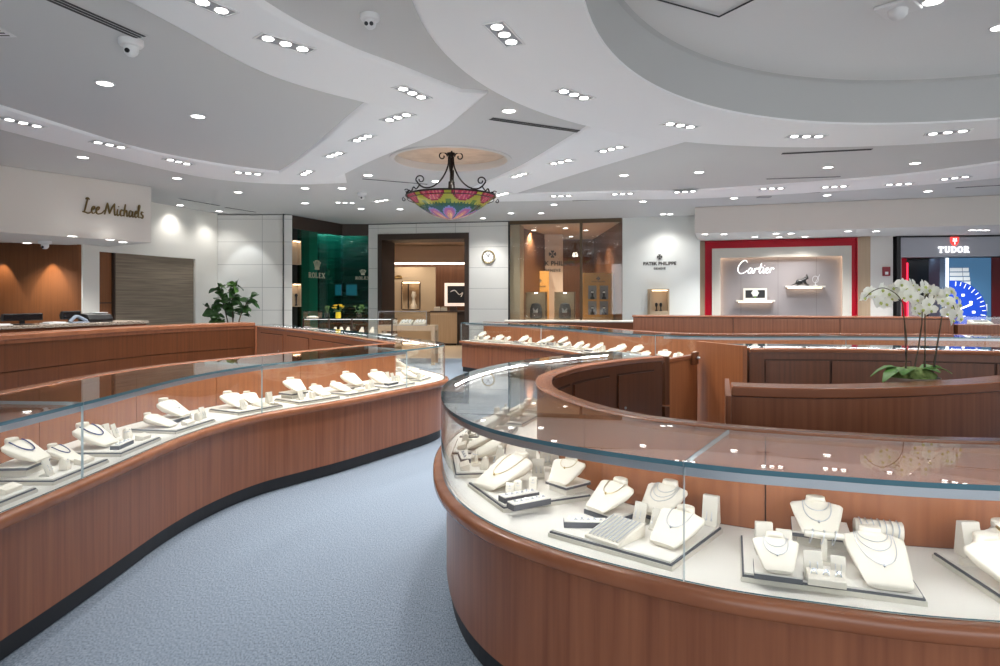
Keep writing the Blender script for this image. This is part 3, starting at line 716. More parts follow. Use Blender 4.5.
# ---------------------------------------------------------------- room behind the shop-front glass
mb = MB(); mb.prism([(.25, 16.2), (2.88, 15.6), (2.88, 20.2), (-1.0, 20.2)], 3.32, 3.36); struct(mb.build('ceiling.004', 'beigelight'))
wall('wall_watch_room', (-1.0, 20.2), (5.0, 20.2), 0, 3.4, .1, 'walnut')
wall('wall_watch_room.001', (.55, 16.8), (1.27, 18.6), 0, 3.4, .06, 'walnut')
wall('wall_watch_room.002', (1.29, 18.6), (1.80, 18.6), 0, 3.4, .1, 'beigelight')
watch_name((1.50, 18.585, pz(265.5, 18.6)), 0, .13, 'grey lettering on the beige wall seen through the shop glass', 'wall_sign')
def watch_cabinet(loc, rz, w, h, label, d=.35, rows=2):
    t = thing('watch_cabinet', label, 'cabinet', loc, rz)
    mb = MB(); gx = w * .17; gw = (w - 2.6 * gx) / 2; z1 = h * .73; zl = h * .10; gz = .05
    cols = [gx, gx + gw + .6 * gx]; hh = (z1 - zl - gz) / 2
    mb.box(0, w, .06, d, 0, h)
    mb.box(0, cols[0], 0, .06, 0, h); mb.box(cols[1] + gw, w, 0, .06, 0, h); mb.box(cols[0] + gw, cols[1], 0, .06, 0, h)
    for c in cols: mb.box(c, c + gw, 0, .06, 0, zl); mb.box(c, c + gw, 0, .06, zl + hh, zl + hh + gz); mb.box(c, c + gw, 0, .06, z1, h)
    mb.build('body', 'maple', t)
    for c in cols:
        for r_ in range(2):
            zz = zl + r_ * (hh + gz)
            m2 = MB(); m2.box(c, c + gw, .052, .06, zz, zz + hh); m2.build('window_back', 'lampgrey', t)
            m2 = MB(); m2.lathe([(.05, zz), (.05, zz + .05), (.02, zz + .07), (.022, zz + .14), (.045, zz + .16), (.045, zz + .2), (.02, zz + .22)], 10, (c + gw / 2, .02, 0), 0, True, 1, .4); m2.build('watch', 'black', t, smooth=40)
            m2 = MB(); m2.lathe([(.035, zz + .16), (.035, zz + .2)], 10, (c + gw / 2, .0, 0), 0, True, 1, .2); m2.build('watch_face', 'white', t)
    m2 = MB(); cross(m2, w / 2, h * .88, .05, -.006); m2.build('emblem', 'letters', t)
    o = font_letters('lettering', 'PATEK PHILIPPE', .035, 'letters', t, .006); o.location = (w / 2, -.002, h * .80)
    return t
Dc = 16.9; x0 = (583 - 500) * Dc / F; w = (613 - 583) * Dc / F
mb = MB(); mb.box(0, 2.08, 0, .8, 0, .93); mb.box(-.02, 2.1, -.02, .82, .93, .95); o = mb.build('back_counter', ['beigelight'], None, (.64, 16.40, 0), R(-13.4)); tag(o, 'long pale counter behind the shop front glass', 'counter')
Dc = 16.6; x0 = (583 - 500) * Dc / F; w = (613 - 583) * Dc / F
watch_cabinet((x0, Dc, .952), R(-6), w, pz(273, Dc) - .952, 'honey maple watch cabinet with four lit windows on the pale counter')
Dc = 18.2; x0 = (531 - 500) * Dc / F
watch_cabinet((x0, Dc, 0), 0, (549 - 531) * Dc / F, pz(271, Dc), 'maple cabinet in the corner behind the shop front glass')
for i, (xa_, xb_) in enumerate(((524, 545.5), (554, 574.5))):
    Dc = 16.42 - .04 * i; w = (xb_ - xa_) * Dc / F; x0 = (xa_ - 500) * Dc / F + .02; h = pz(292, Dc) - .952
    t = thing('watch_case', ['glass watch case with a spotlit dark bust near the cream pier', 'glass watch case with a spotlit dark bust near the mullion'][i], 'display case', (x0, Dc + .22, .952), R(-13.4))
    mb = MB(); d_ = .3
    mb.box(0, w, 0, d_, 0, .02); mb.box(0, w, d_ - .02, d_, .02, h); mb.build('case_back', 'beige', t)
    mb = MB(); mb.box(0, w, 0, .008, .02, h); mb.box(0, .008, .008, d_ - .02, .02, h); mb.box(w - .008, w, .008, d_ - .02, .02, h); mb.box(0, w, .008, d_ - .02, h, h + .008); mb.build('glass_cover', 'glass', t)
    mb = MB(); mb.lathe([(.13, .021), (.16, .06), (.15, .28), (.11, .40), (.03, .42)], 16, (w / 2, .15, 0), 0, True, 1, .6); mb.build('bust', 'grey', t, smooth=50)
    mb = MB(); mb.lathe([(.06, .17), (.07, .2), (.06, .23)], 12, (w / 2, .07, 0)); mb.tube([(w / 2 - .06, .07, .28), (w / 2, .055, .2), (w / 2 + .06, .07, .28)], .02); mb.build('watch', 'silver', t, smooth=40)
    mb = MB(); mb.lathe([(.04, h - .03), (.04, h - .012)], 12, (w / 2, .15, 0)); mb.build('lamp', 'lamp', t)

# ---------------------------------------------------------------- room behind the brown doorway
wall('wall_salon', (-5.2, 22.8), (.5, 22.8), 0, 3.4, .1, 'walnut')
mb = MB(); mb.box(-5.2, .5, 17.2, 22.8, 3.32, 3.36); struct(mb.build('ceiling.005', 'beigelight'))
wall('wall_salon.001', (-5.2, 17.2), (-5.2, 22.8), 0, 3.4, .1, 'walnut', True)
wall('wall_salon.002', (.4, 16.4), (.4, 22.8), 0, 3.4, .06, 'walnut', False)
zs = pz(262, 22)
mb = MB(); mb.box(-4.4, .3, 22.3, 22.79, zs, 3.30); struct(mb.build('trim_13', 'beigelight'))
mb = MB(); mb.box(-4.4, .3, 22.35, 22.6, zs - .05, zs - .001); o = mb.build('light_cove', plain('cove light', (1, 1, 1), .5, emit=3.2, ecol=(1, .86, .72))); tag(o, 'glowing white cove strip along the beige bulkhead beyond the doorway', 'light')
D2 = 21.6; X = lambda px, D: (px - 500) * D / F
pp = thing('wall_vitrine', 'tan wall vitrine with a lit window beyond the doorway', 'panel', (X(390, D2), D2, 0))
w = X(435, D2) - X(390, D2); h = pz(267, D2); a_, b_ = X(402, D2) - X(390, D2), X(419.5, D2) - X(390, D2); z0, z1 = pz(309, D2), pz(282, D2)
mb = MB(); mb.box(0, a_, 0, .3, 0, h); mb.box(b_, w, 0, .3, 0, h); mb.box(a_, b_, 0, .3, 0, z0); mb.box(a_, b_, 0, .3, z1, h); mb.box(a_, b_, .28, .3, z0, z1); mb.build('panel', 'beige', pp)
mb = MB(); mb.box(a_ - .03, a_, -.02, 0, z0, z1); mb.box(b_, b_ + .03, -.02, 0, z0, z1); mb.box(a_, b_, -.02, 0, z1, z1 + .03); mb.box(a_, b_, -.02, 0, z0 - .03, z0); mb.build('window_frame', 'bronzeframe', pp)
mb = MB(); mb.box(a_ + .02, b_ - .02, .1, .14, z1 - .03, z1 - .002); mb.build('light_bar', 'ledwarm', pp)
mb = MB(); mb.box(a_ + .16, a_ + .2, .2, .24, z0, z1); mb.build('post', 'bronzeframe', pp)
mb = MB(); mb.lathe([(.10, z0), (.11, z0 + .12), (.06, z0 + .2), (.05, z0 + .35), (.09, z0 + .45), (.05, z0 + .6)], 12, ((a_ + b_) / 2 + .08, .16, 0)); mb.build('display_piece', 'cream', pp, smooth=50)
mb = MB(); mb.tube([((X(398.5, D2) - X(390, D2)) + math.cos(t) * .11, -.01, pz(277.5, D2) + math.sin(t) * .06 * (1 if math.sin(t) > 0 else .3)) for t in [2 * PI * i / 16 for i in range(16)]], .018, 6, 0, True); mb.build('emblem', 'gold', pp)
D3 = 22.2
fs = thing('framed_screen', 'dark picture with a lit pale frame on the slatted wall beyond the doorway', 'picture', (X(444.5, D3), D3, pz(306, D3)))
w = X(470, D3) - X(444.5, D3); h = pz(283, D3) - pz(306, D3); mb = MB(); f = .1
mb.box(0, f, 0, .08, 0, h); mb.box(w - f, w, 0, .08, 0, h); mb.box(f, w - f, 0, .08, 0, f); mb.box(f, w - f, 0, .08, h - f, h); mb.build('frame', plain('lit pale frame', (.8, .72, .66), .5, emit=.5, ecol=(1, .82, .7)), fs)
mb = MB(); mb.box(f, w - f, .03, .07, f, h - f); mb.build('picture_ground', 'black', fs)
mb = MB(); mb.tube(catmull([(.2, .025, h * .62), (.35, .025, h * .68), (.5, .025, h * .5), (.62, .025, h * .58), (.56, .025, h * .4)], 5), .018); mb.build('painted_curve', 'white', fs)
# beige showcase and counter
D4 = 20.6
bc = thing('beige_cabinet', 'beige side cabinet carrying small jewellery boxes beyond the doorway', 'cabinet', (X(430.5, D4), D4, 0))
w = X(457, D4) - X(430.5, D4); h = pz(311, D4); mb = MB(); mb.box(0, w, 0, .6, .06, h - .04); mb.build('body', 'tan', bc); mb = MB(); mb.box(.03, w - .03, .05, .55, 0, .06); mb.build('plinth', 'bronzeframe', bc); mb = MB(); mb.box(-.02, w + .3, -.02, .62, h - .04, h); mb.build('counter_top', 'bronzeframe', bc)
mb = MB(); mb.box(w, w + .28, .08, .58, .0, h - .04); mb.build('dark_end', 'bronzeframe', bc)
for i, (px0, px1) in enumerate(((433.5, 439.5), (440.5, 446.5), (449.5, 456.5))):
    x0 = X(px0, D4) - X(430.5, D4); x1 = X(px1, D4) - X(430.5, D4)
    mb = MB(); mb.box(x0, x1, .1, .3, 0, .10, 0); mb.box(x0 + .01, x1 - .01, .11, .29, .10, .13, 1)
    o = mb.build('jewellery_box', [['bone', 'cream'], ['bone', 'beige'], ['bronzeframe', 'bronzeframe']][i], None, (X(430.5, D4), D4, h + .001)); tag(o, ['pale jewellery box at the open end of the beige cabinet', 'pale jewellery box in the middle of the beige cabinet', 'dark jewellery box under the framed dark picture'][i], 'box')
# table showcase in front of the doorway
D5 = 14.6; zt = pz(325.5, D5)
ts = thing('table_showcase', 'small pale table with a glass top case before the doorway', 'display case', (X(378, D5), D5, 0), R(-3))
w = X(435, D5) - X(378, D5); mb = MB(); mb.box(0, w, 0, .55, zt - .12, zt); mb.build('table_top', 'tan', ts)
for x in (0, w - .08):
    for y in (0, .47):
        mb = MB(); mb.box(x, x + .08, y, y + .08, 0, zt - .12); mb.build('leg', 'tan', ts)
wg = X(427, D5) - X(378, D5); hg = pz(312, D5) - zt; mb = MB(); mb.box(0, wg, .02, .028, zt + .001, zt + hg); mb.box(0, wg, .52, .528, zt + .001, zt + hg); mb.box(0, .008, .028, .52, zt + .001, zt + hg); mb.box(wg - .008, wg, .028, .52, zt + .001, zt + hg); mb.box(0, wg, .02, .528, zt + hg, zt + hg + .01); mb.build('glass_cover', 'glass', ts)
mb = MB()
for z_ in (zt + .001, zt + hg + .01):
    mb.box(0, wg, .01, .02, z_, z_ + .012)
for x in (0, wg - .012): mb.box(x, x + .012, .008, .02, zt + .012, zt + hg)
mb.build('metal_edge', 'lampgrey', ts)
for i, (a_, b_) in enumerate(((398, 410.5), (412, 424))):
    mb = MB(); x0, x1 = X(a_, D5), X(b_, D5); w_ = x1 - x0; mb.xprism([(0, 0), (.3, 0), (.3, .11), (.0, .035)], 0, w_, 0)
    for q in range(3): mb.tube([(w_ * (.25 + .25 * q), .05, .055), (w_ * (.25 + .25 * q), .25, .105)], .022, 6, 1)
    o = mb.build('watch_tray', ['bone', 'white'], None, (x0, D5 + .14, zt + .003), R(-3)); tag(o, ['sloped watch tray in the table case, toward the green glass', 'sloped watch tray in the table case, toward the clock'][i], 'tray')
# ---------------------------------------------------------------- curved showcases
TOP, DECK = 1.0, .633
class Lane:
    def __init__(s, pairs, n=8):
        s.O = [p.to_2d() for p in catmull([(a[0], a[1], 0) for a, b in pairs], n)]
        s.I = [p.to_2d() for p in catmull([(b[0], b[1], 0) for a, b in pairs], n)]
        s.N = len(s.O); s.no = s.normals(s.O, 1); s.ni = s.normals(s.I, 3)
        s.cum = [0]
        for i in range(1, s.N): s.cum.append(s.cum[-1] + (s.O[i] - s.O[i - 1]).length)
    def normals(s, L, w):
        out = []
        for i in range(len(L)):
            t = L[min(i + w, len(L) - 1)] - L[max(i - w, 0)]
            n = Vector((t.y, -t.x)); n.normalize()
            if n.dot(s.O[i] - s.I[i]) < 0: n = -n
            out.append(n)
        return out
    def pt(s, i, side, off, z):
        b = (s.O[i] + s.no[i] * off) if side == 'O' else (s.I[i] + s.ni[i] * off)
        return (b.x, b.y, z)
    def near(s, x, y, side='O'):
        L = s.O if side == 'O' else s.I
        return min(range(s.N), key=lambda i: (L[i] - Vector((x, y))).length)
    def strip(s, mb, i0, i1, prof, mis=0, capmi=0, cap=True):
        K = len(prof); rings = [[s.pt(i, *p) for p in prof] for i in range(i0, i1 + 1)]
        vs = [p for r in rings for p in r]; fs = []; mi = []
        for a in range(len(rings) - 1):
            for j in range(K):
                k = (j + 1) % K
                fs.append((a * K + j, a * K + k, (a + 1) * K + k, (a + 1) * K + j)); mi.append(mis[j] if isinstance(mis, (list, tuple)) else mis)
        if cap:
            fs.append(tuple(range(K - 1, -1, -1))); fs.append(tuple((len(rings) - 1) * K + j for j in range(K))); mi += [capmi, capmi]
        return mb.add(vs, fs, mi)
    def arc(s, d):
        d = max(0, min(d, s.cum[-1] - 1e-4)); i = max(k for k in range(s.N) if s.cum[k] <= d); i = min(i, s.N - 2)
        u = (d - s.cum[i]) / max(1e-9, s.cum[i + 1] - s.cum[i])
        return s.O[i].lerp(s.O[i + 1], u), s.no[i].lerp(s.no[i + 1], u).normalized()

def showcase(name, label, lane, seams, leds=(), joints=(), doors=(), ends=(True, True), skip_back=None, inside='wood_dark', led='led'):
    t = thing(name, label, 'showcase'); N = lane.N - 1
    mb = MB(); lane.strip(mb, 0, N, [('O', -.05, .005), ('O', -.05, .10), ('I', -.06, .10), ('I', -.06, .005)]); mb.build('kick_plinth', 'kick', t)
    mb = MB(); lane.strip(mb, 0, N, [('O', -.03, .10), ('O', -.03, .575), ('I', -.05, .575), ('I', -.05, .10)]); mb.build('base', 'wood', t, smooth=40)
    mb = MB(); lane.strip(mb, 0, N, [('O', .022, .576), ('O', .034, .580), ('O', .040, .590), ('O', .040, .616), ('O', .034, .628), ('O', .022, .632), ('O', -.004, .632), ('O', -.004, .576)]); mb.build('edge_rail', 'wood_trim', t, smooth=50)
    mb = MB(); lane.strip(mb, 0, N, [('O', -.0045, .576), ('O', -.0045, DECK), ('I', .012, DECK), ('I', .012, .576)]); mb.build('display_deck', 'deck', t)
    # back wall: grounds, panels, cap rail
    cuts = [0] + [lane.near(x, y, 'I') for x, y in joints] + [N]
    mb = MB(); lane.strip(mb, 0, N, [('I', 0, DECK), ('I', 0, .985), ('I', -.06, .985), ('I', -.06, .10), ('I', -.045, .10), ('I', -.045, DECK)]); mb.build('back_ground', 'seam', t)
    for a, b in zip(cuts, cuts[1:]):
        if b - a < 2: continue
        mb = MB()
        P0 = [('I', .001, DECK + .001), ('I', .010, DECK + .001), ('I', .010, .983), ('I', .001, .983)]
        rings = []
        for i in range(a, b + 1):
            if i in (a, b) and i not in (0, N):
                j = i + (1 if i == a else -1); u = min(.45, .0025 / max(1e-6, (lane.I[i] - lane.I[j]).length))
                rings.append([tuple(Vector(lane.pt(i, *p)).lerp(Vector(lane.pt(j, *p)), u)) for p in P0])
            else: rings.append([lane.pt(i, *p) for p in P0])
        mb.loft(rings); mb.build('back_panel', 'wood_in', t, smooth=30)
    mb = MB(); lane.strip(mb, 0, N, [('I', .0195, .986), ('I', .0195, 1.0), ('I', .018, 1.002), ('I', .010, 1.004), ('I', -.070, 1.004), ('I', -.078, .998), ('I', -.078, .980), ('I', -.066, .965), ('I', -.061, .965), ('I', -.061, .986)]); mb.build('cap_rail', 'wood_trim', t, smooth=40)
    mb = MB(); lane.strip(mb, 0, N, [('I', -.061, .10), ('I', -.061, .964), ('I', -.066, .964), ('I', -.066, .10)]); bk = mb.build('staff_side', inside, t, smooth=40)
    for (xa, ya), (xb, yb) in doors:
        a, b = sorted((lane.near(xa, ya, 'I'), lane.near(xb, yb, 'I')))
        if b - a < 1: continue
        mb = MB(); lane.strip(mb, a, b, [('I', -.068, .18), ('I', -.068, .90), ('I', -.067, .90), ('I', -.067, .18)]); mb.build('door_gap', 'seam', t)
        mb = MB(); rings = []
        P0 = [('I', -.0685, .195), ('I', -.080, .195), ('I', -.080, .885), ('I', -.0685, .885)]
        for i in range(a, b + 1):
            if i in (a, b):
                j = i + (1 if i == a else -1); u = min(.48, .012 / max(1e-6, (lane.I[i] - lane.I[j]).length)); rings.append([tuple(Vector(lane.pt(i, *p)).lerp(Vector(lane.pt(j, *p)), u)) for p in P0])
            else: rings.append([lane.pt(i, *p) for p in P0])
        mb.loft(rings); dr = mb.build('cabinet_door', inside, t, smooth=30)
        k = a + max(1, (b - a) // 6); q = lane.pt(min(k, b), 'I', -.081, .62)
        mb = MB(); mb.lathe([(.001, -.012), (.010, -.008), (.012, 0), (.010, .008), (.001, .012)], 10, q); mb.build('lock_button', 'silver', dr, smooth=60)
    # glass: front panes and top panes between the seams
    gc = [0] + sorted(lane.near(x, y) for x, y in seams) + [N]
    def pane(prof, mis, a, b):
        rings = []
        for i in range(a, b + 1):
            if i in (a, b) and i not in (0, N):
                j = i + (1 if i == a else -1); u = min(.4, .0018 / max(1e-6, (lane.O[i] - lane.O[j]).length)); rings.append([tuple(Vector(lane.pt(i, *p)).lerp(Vector(lane.pt(j, *p)), u)) for p in prof])
            else: rings.append([lane.pt(i, *p) for p in prof])
        K = len(prof); vs = [p for r in rings for p in r]; fs = []; mi = []
        for q in range(len(rings) - 1):
            for j in range(K):
                k = (j + 1) % K; fs.append((q * K + j, q * K + k, (q + 1) * K + k, (q + 1) * K + j)); mi.append(mis[j])
        fs.append(tuple(range(K - 1, -1, -1))); fs.append(tuple((len(rings) - 1) * K + j for j in range(K))); mi += [2, 2]
        m = MB(); m.add(vs, fs, mi); return m
    for a, b in zip(gc, gc[1:]):
        if b <= a: continue
        pane([('O', -.002, DECK + .001), ('O', -.002, .984), ('O', -.012, .984), ('O', -.012, DECK + .001)], [0, 1, 0, 1], a, b).build('front_pane', ['glass', 'edge', 'seamglass'], t, smooth=30)
        pane([('O', .0, .985), ('O', 0, 1.0), ('I', .020, 1.0), ('I', .020, .985)], [1, 0, 0, 0], a, b).build('top_pane', ['glass', 'edge', 'seamglass'], t, smooth=30)
    for k, at_end in ((0, ends[0]), (N, ends[1])):
        if at_end:
            q0, q1, q2, q3 = lane.pt(k, 'O', -.013, 0), lane.pt(k, 'I', .012, 0), None, None
            j = 1 if k == 0 else N - 1
            dv = (Vector(lane.pt(j, 'O', -.013, 0)) - Vector(q0)).normalized() * .01
            mb = MB(); mb.prism([(q0[0], q0[1]), (q1[0], q1[1]), (q1[0] + dv.x, q1[1] + dv.y), (q0[0] + dv.x, q0[1] + dv.y)], DECK + .001, .984); mb.build('end_pane', 'glass', t)
    # light bar under the top glass, along the front
    for (xa, ya), (xb, yb) in leds:
        a, b = sorted((lane.near(xa, ya), lane.near(xb, yb)))
        if b - a < 1: continue
        mb = MB(); lane.strip(mb, a, b, [('O', -.0125, .955), ('O', -.0125, .9835), ('O', -.044, .9835), ('O', -.044, .977), ('O', -.030, .977), ('O', -.030, .955)])
        h = mb.build('light_rail', 'silver', t)
        mb = MB(); L0 = lane.cum[b] - lane.cum[a]; nseg = max(1, round(L0 / .42))
        for sidx in range(nseg):
            p0, n0 = lane.arc(lane.cum[a] + (sidx + .04) * L0 / nseg); p1, n1 = lane.arc(lane.cum[a] + (sidx + .96) * L0 / nseg)
            steps = 4
            rings = []
            for q in range(steps + 1):
                pp_, nn_ = lane.arc(lane.cum[a] + (sidx + .04 + .92 * q / steps) * L0 / nseg)
                c1, c2 = pp_ - nn_ * .0305, pp_ - nn_ * .038
                rings.append([(c1.x, c1.y, .961), (c1.x, c1.y, .976), (c2.x, c2.y, .976), (c2.x, c2.y, .961)])
            mb.loft(rings)
        mb.build('led_segment', led, h)
    return t

LEFT = Lane([((-2.05, .9), (-2.65, .9)), ((-2.03, 2.0), (-2.62, 2.0)), ((-2.01, 2.61), (-2.60, 2.65)), ((-2.0, 3.3), (-2.60, 3.35)), ((-2.0, 4.0), (-2.585, 4.15)), ((-1.93, 4.5), (-2.50, 4.72)),
 ((-1.79, 4.90), (-2.34, 5.12)), ((-1.59, 5.20), (-2.12, 5.55)), ((-1.36, 5.52), (-1.89, 5.98)), ((-1.10, 5.95), (-1.63, 6.45)), ((-.84, 6.40), (-1.38, 6.90)), ((-.68, 6.70), (-1.24, 7.12)),
 ((-.595, 6.98), (-1.18, 7.22)), ((-.64, 7.28), (-1.19, 7.32)), ((-.80, 7.60), (-1.27, 7.45)), ((-1.14, 8.15), (-1.62, 8.0)), ((-1.52, 8.78), (-2.02, 8.65)), ((-2.15, 9.72), (-2.65, 9.55)), ((-2.83, 10.7), (-3.3, 10.45)), ((-3.7, 11.75), (-4.15, 11.45)), ((-4.4, 12.6), (-4.85, 12.25))])
RING = Lane([((4.6, 2.0), (4.5, 2.56)), ((3.4, 1.74), (3.4, 2.31)), ((2.3, 1.66), (2.4, 2.22)), ((1.33, 1.735), (1.62, 2.25)), ((.875, 1.85), (1.2, 2.36)), ((.56, 1.985), (.88, 2.49)), ((.19, 2.245), (.58, 2.71)),
 ((-.08, 2.56), (.40, 3.0)), ((-.25, 3.0), (.275, 3.38)), ((-.322, 3.6), (.226, 3.72)), ((-.285, 4.1), (.265, 4.15)), ((-.14, 4.6), (.39, 4.50)), ((.07, 5.05), (.58, 4.84)), ((.36, 5.46), (.84, 5.15)), ((.76, 5.86), (1.12, 5.42)), ((1.06, 6.12), (1.34, 5.58))])
ARC = Lane([((2.22, 7.14), (2.45, 6.45)), ((3.0, 7.08), (3.05, 6.44)), ((3.9, 6.92), (3.85, 6.30)), ((4.8, 6.68), (4.62, 6.10)), ((5.7, 6.30), (5.4, 5.76)), ((6.6, 5.65), (6.2, 5.2))])
FAR = Lane([((-.80, 13.25), (-.34, 13.68)), ((-.4, 12.75), (.05, 13.2)), ((.2, 12.2), (.68, 12.6)), ((.72, 11.5), (1.27, 11.8)), ((1.12, 10.6), (1.70, 10.85)), ((1.52, 9.6), (2.07, 9.95)), ((2.1, 8.8), (2.45, 9.32)), ((3.0, 8.42), (3.1, 9.04)), ((4.5, 8.45), (4.45, 9.07)), ((6.2, 8.2), (6.35, 8.82)), ((8.0, 7.6), (8.3, 8.15))])

showcase('showcase', 'long S-curved cherry and glass showcase sweeping along the carpet aisle', LEFT,
 [at(88, 401, 1.0), at(262, 364.4, 1.0), at(414, 350, 1.0), (-1.52, 8.78), (-2.83, 10.7)],
 leds=[((-.66, 7.3), (-4.3, 12.5)), ((-2.02, 1.0), (-.9, 6.3))], joints=[(-2.62, 2.0), at(22, 388, 1.0), at(141, 370, 1.0), (-2.30, 5.2), (-1.85, 6.05), (-1.2, 7.2), (-2.0, 8.65), (-3.3, 10.45)],
 doors=[((-1.35, 7.6), (-1.72, 8.15)), ((-1.78, 8.25), (-2.2, 8.95)), ((-2.26, 9.0), (-2.75, 9.7)), ((-2.8, 9.76), (-3.4, 10.57)), ((-3.46, 10.63), (-4.1, 11.4))], inside='wood', led='ledmid')
showcase('showcase', 'round-nosed cherry and glass showcase in the centre of the shop', RING,
 [(.56, 1.985), (.07, 5.05)], leds=[((-.30, 3.95), (.98, 6.05)), ((3.4, 1.7), (-.27, 3.1))], joints=[(3.2, 2.3), (1.95, 2.24), (1.0, 2.44), (.40, 3.0), (.30, 4.3)],
 doors=[((.27, 4.1), (.42, 4.58)), ((.46, 4.65), (.80, 5.12)), ((.86, 5.18), (1.26, 5.53))], ends=(False, True))
showcase('showcase', 'curved far arm of the ring showcase beyond the white orchid', ARC,
 [(3.9, 6.92), (5.7, 6.3)], leds=[((2.4, 7.14), (6.5, 5.7))], joints=[(3.45, 6.4), (4.62, 6.1)],
 doors=[((2.62, 6.45), (3.22, 6.42)), ((3.24, 6.42), (3.9, 6.29)), ((4.05, 6.26), (4.6, 6.1)), ((4.64, 6.1), (5.3, 5.8))], ends=(True, False), led='ledmid')
showcase('showcase', 'long far showcase of white displays behind the ring of counters', FAR,
 [(.72, 11.5), (2.1, 8.8), (4.5, 8.45)], leds=[((-.7, 13.1), (1.9, 9.0)), ((2.2, 8.75), (7.8, 7.7))], joints=[(.05, 13.2), (.75, 12.5), (1.3, 11.75), (1.72, 10.8), (2.0, 10.1), (2.3, 9.5), (2.85, 9.1), (3.7, 9.08), (4.6, 9.06), (5.6, 8.95), (6.6, 8.75)], ends=(True, False), led='ledfar')
# end posts at the gate in the ring
mb = MB(); a, b = RING.pt(RING.N - 1, 'O', -.03, 0), RING.pt(RING.N - 1, 'I', -.07, 0); dv = (Vector(b) - Vector(a)).normalized(); nv = Vector((-dv.y, dv.x, 0)) * -1
if nv.x < 0: nv = -nv
q = [Vector(a), Vector(b), Vector(b) + nv * .05, Vector(a) + nv * .05]
mb.prism([(p.x + nv.x * .03, p.y + nv.y * .03) for p in q], .0, .57); mb.prism([(p.x + nv.x * .03, p.y + nv.y * .03) for p in (Vector(b) - dv * .12, Vector(b), Vector(b) + nv * .05, Vector(b) - dv * .12 + nv * .05)], .587, 1.0)
o = mb.build('gate_post', 'wood_dark'); tag(o, 'dark cherry end post of the round-nosed showcase at the staff gap', 'post')
# end panel on the other side of the gap
mb = MB(); a, b = Vector(ARC.pt(0, 'O', -.03, 0)), Vector(ARC.pt(0, 'I', -.07, 0)); dv = (b - a).normalized(); nv = Vector((dv.y, -dv.x, 0))
if nv.x > 0: nv = -nv
q = [a + nv * .03, b + nv * .03, b + nv * .08, a + nv * .08]; mb.prism([(p.x, p.y) for p in q], 0, 1.03)
o = mb.build('end_panel', 'wood_in'); tag(o, 'tall cherry end panel closing the far arm beside the staff gap', 'panel')
g0, g1 = Vector((1.36, 6.02)), Vector((2.12, 6.98)); gL_ = (g1 - g0).length; gt = thing('swing_gate', 'low cherry swing gate in the staff gap of the ring', 'gate', (g0.x, g0.y, 0), math.atan2((g1 - g0).y, (g1 - g0).x))
mb = MB(); mb.box(0, gL_, 0, .035, .12, .86); mb.build('leaf', 'wood_in', gt); mb = MB(); mb.box(0, gL_, -.01, .045, .861, .90); mb.build('top_rail', 'wood_trim', gt, bevel=.005)
mb = MB(); mb.box(gL_ - .20, gL_ - .09, -.05, -.011, .80, .93); h_ = mb.build('latch', 'wood_dark', gt); mb = MB(); mb.lathe([(.001, -.016), (.018, -.008), (.02, 0), (.014, .014), (.001, .016)], 12, (gL_ - .14, -.068, .87)); mb.build('latch_knob', 'silver', h_, smooth=60)

# inner desk of the ring
DESK = [(1.31, 3.68), (1.5, 3.62), (1.8, 3.585), (2.1, 3.61), (2.45, 3.69), (2.98, 3.87), (3.7, 4.25)]
fr = [p.to_2d() for p in catmull([(x, y, 0) for x, y in DESK], 6)]
def offset(L, d):
    out = []
    for i in range(len(L)):
        t = (L[min(i + 1, len(L) - 1)] - L[max(i - 1, 0)]).normalized(); out.append(L[i] + Vector((-t.y, t.x)) * d)
    return out
def slab(mb, L, d0, d1, z0, z1, mi=0, i0=0, i1=None):
    A_, B_ = offset(L, d0), offset(L, d1); i1 = len(L) - 1 if i1 is None else i1
    mb.loft([[(A_[i].x, A_[i].y, z0), (A_[i].x, A_[i].y, z1), (B_[i].x, B_[i].y, z1), (B_[i].x, B_[i].y, z0)] for i in range(i0, i1 + 1)], True, mi); return mb
dk_ = thing('service_desk', 'curved cherry service desk in the middle of the ring', 'desk')
slab(MB(), fr, 0, .2, .945, 1.0).build('ledge', 'wood_trim', dk_, smooth=40, bevel=.008)
slab(MB(), fr, .03, .09, 0, .944).build('front_ground', 'seam', dk_)
for i0, i1 in ((0, 26), (26, 36)): slab(MB(), fr, .02, .03, .02, .94, 0, i0, i1).build('front_panel', 'wood', dk_, smooth=30)
slab(MB(), fr, .09, .85, .79, .82).build('work_top', 'wood', dk_, smooth=30)
slab(MB(), fr, .78, .84, 0, .789).build('back_panel', 'wood_dark', dk_)
sd = fr[0]; mb = MB(); n_ = offset(fr, .0)[0]; n2 = offset(fr, .85)[0]; tv = (fr[1] - fr[0]).normalized()
mb.prism([(n_.x - tv.x * .03, n_.y - tv.y * .03), (n2.x - tv.x * .03, n2.y - tv.y * .03), (n2.x - tv.x * .002, n2.y - tv.y * .002), (n_.x - tv.x * .002, n_.y - tv.y * .002)], 0, .944); mb.build('end_panel', 'wood', dk_)

# low cherry counter in front of the wall displays
PQ0, PQ1 = Vector((2.36, 11.62)), Vector((7.4, 10.55)); L = (PQ1 - PQ0).length; pa = math.atan2((PQ1 - PQ0).y, (PQ1 - PQ0).x)
lc = thing('tall_counter', 'tall cherry back counter in front of the red framed wall display', 'counter', (PQ0.x, PQ0.y, 0), pa)
zt = pz(316, 11.3)
mb = MB(); mb.box(0, L, 0, .5, zt - .03, zt); mb.build('counter_top', 'wood_trim', lc, bevel=.006)
mb = MB(); mb.box(.02, L - .02, .02, .48, 0, zt - .031); mb.build('body', 'seam', lc)
for i in range(3):
    mb = MB(); mb.box(.02 + i * (L - .04) / 3, .02 + (i + 1) * (L - .04) / 3 - .012, .005, .019, .05, zt - .04); mb.build('front_panel', 'wood', lc)
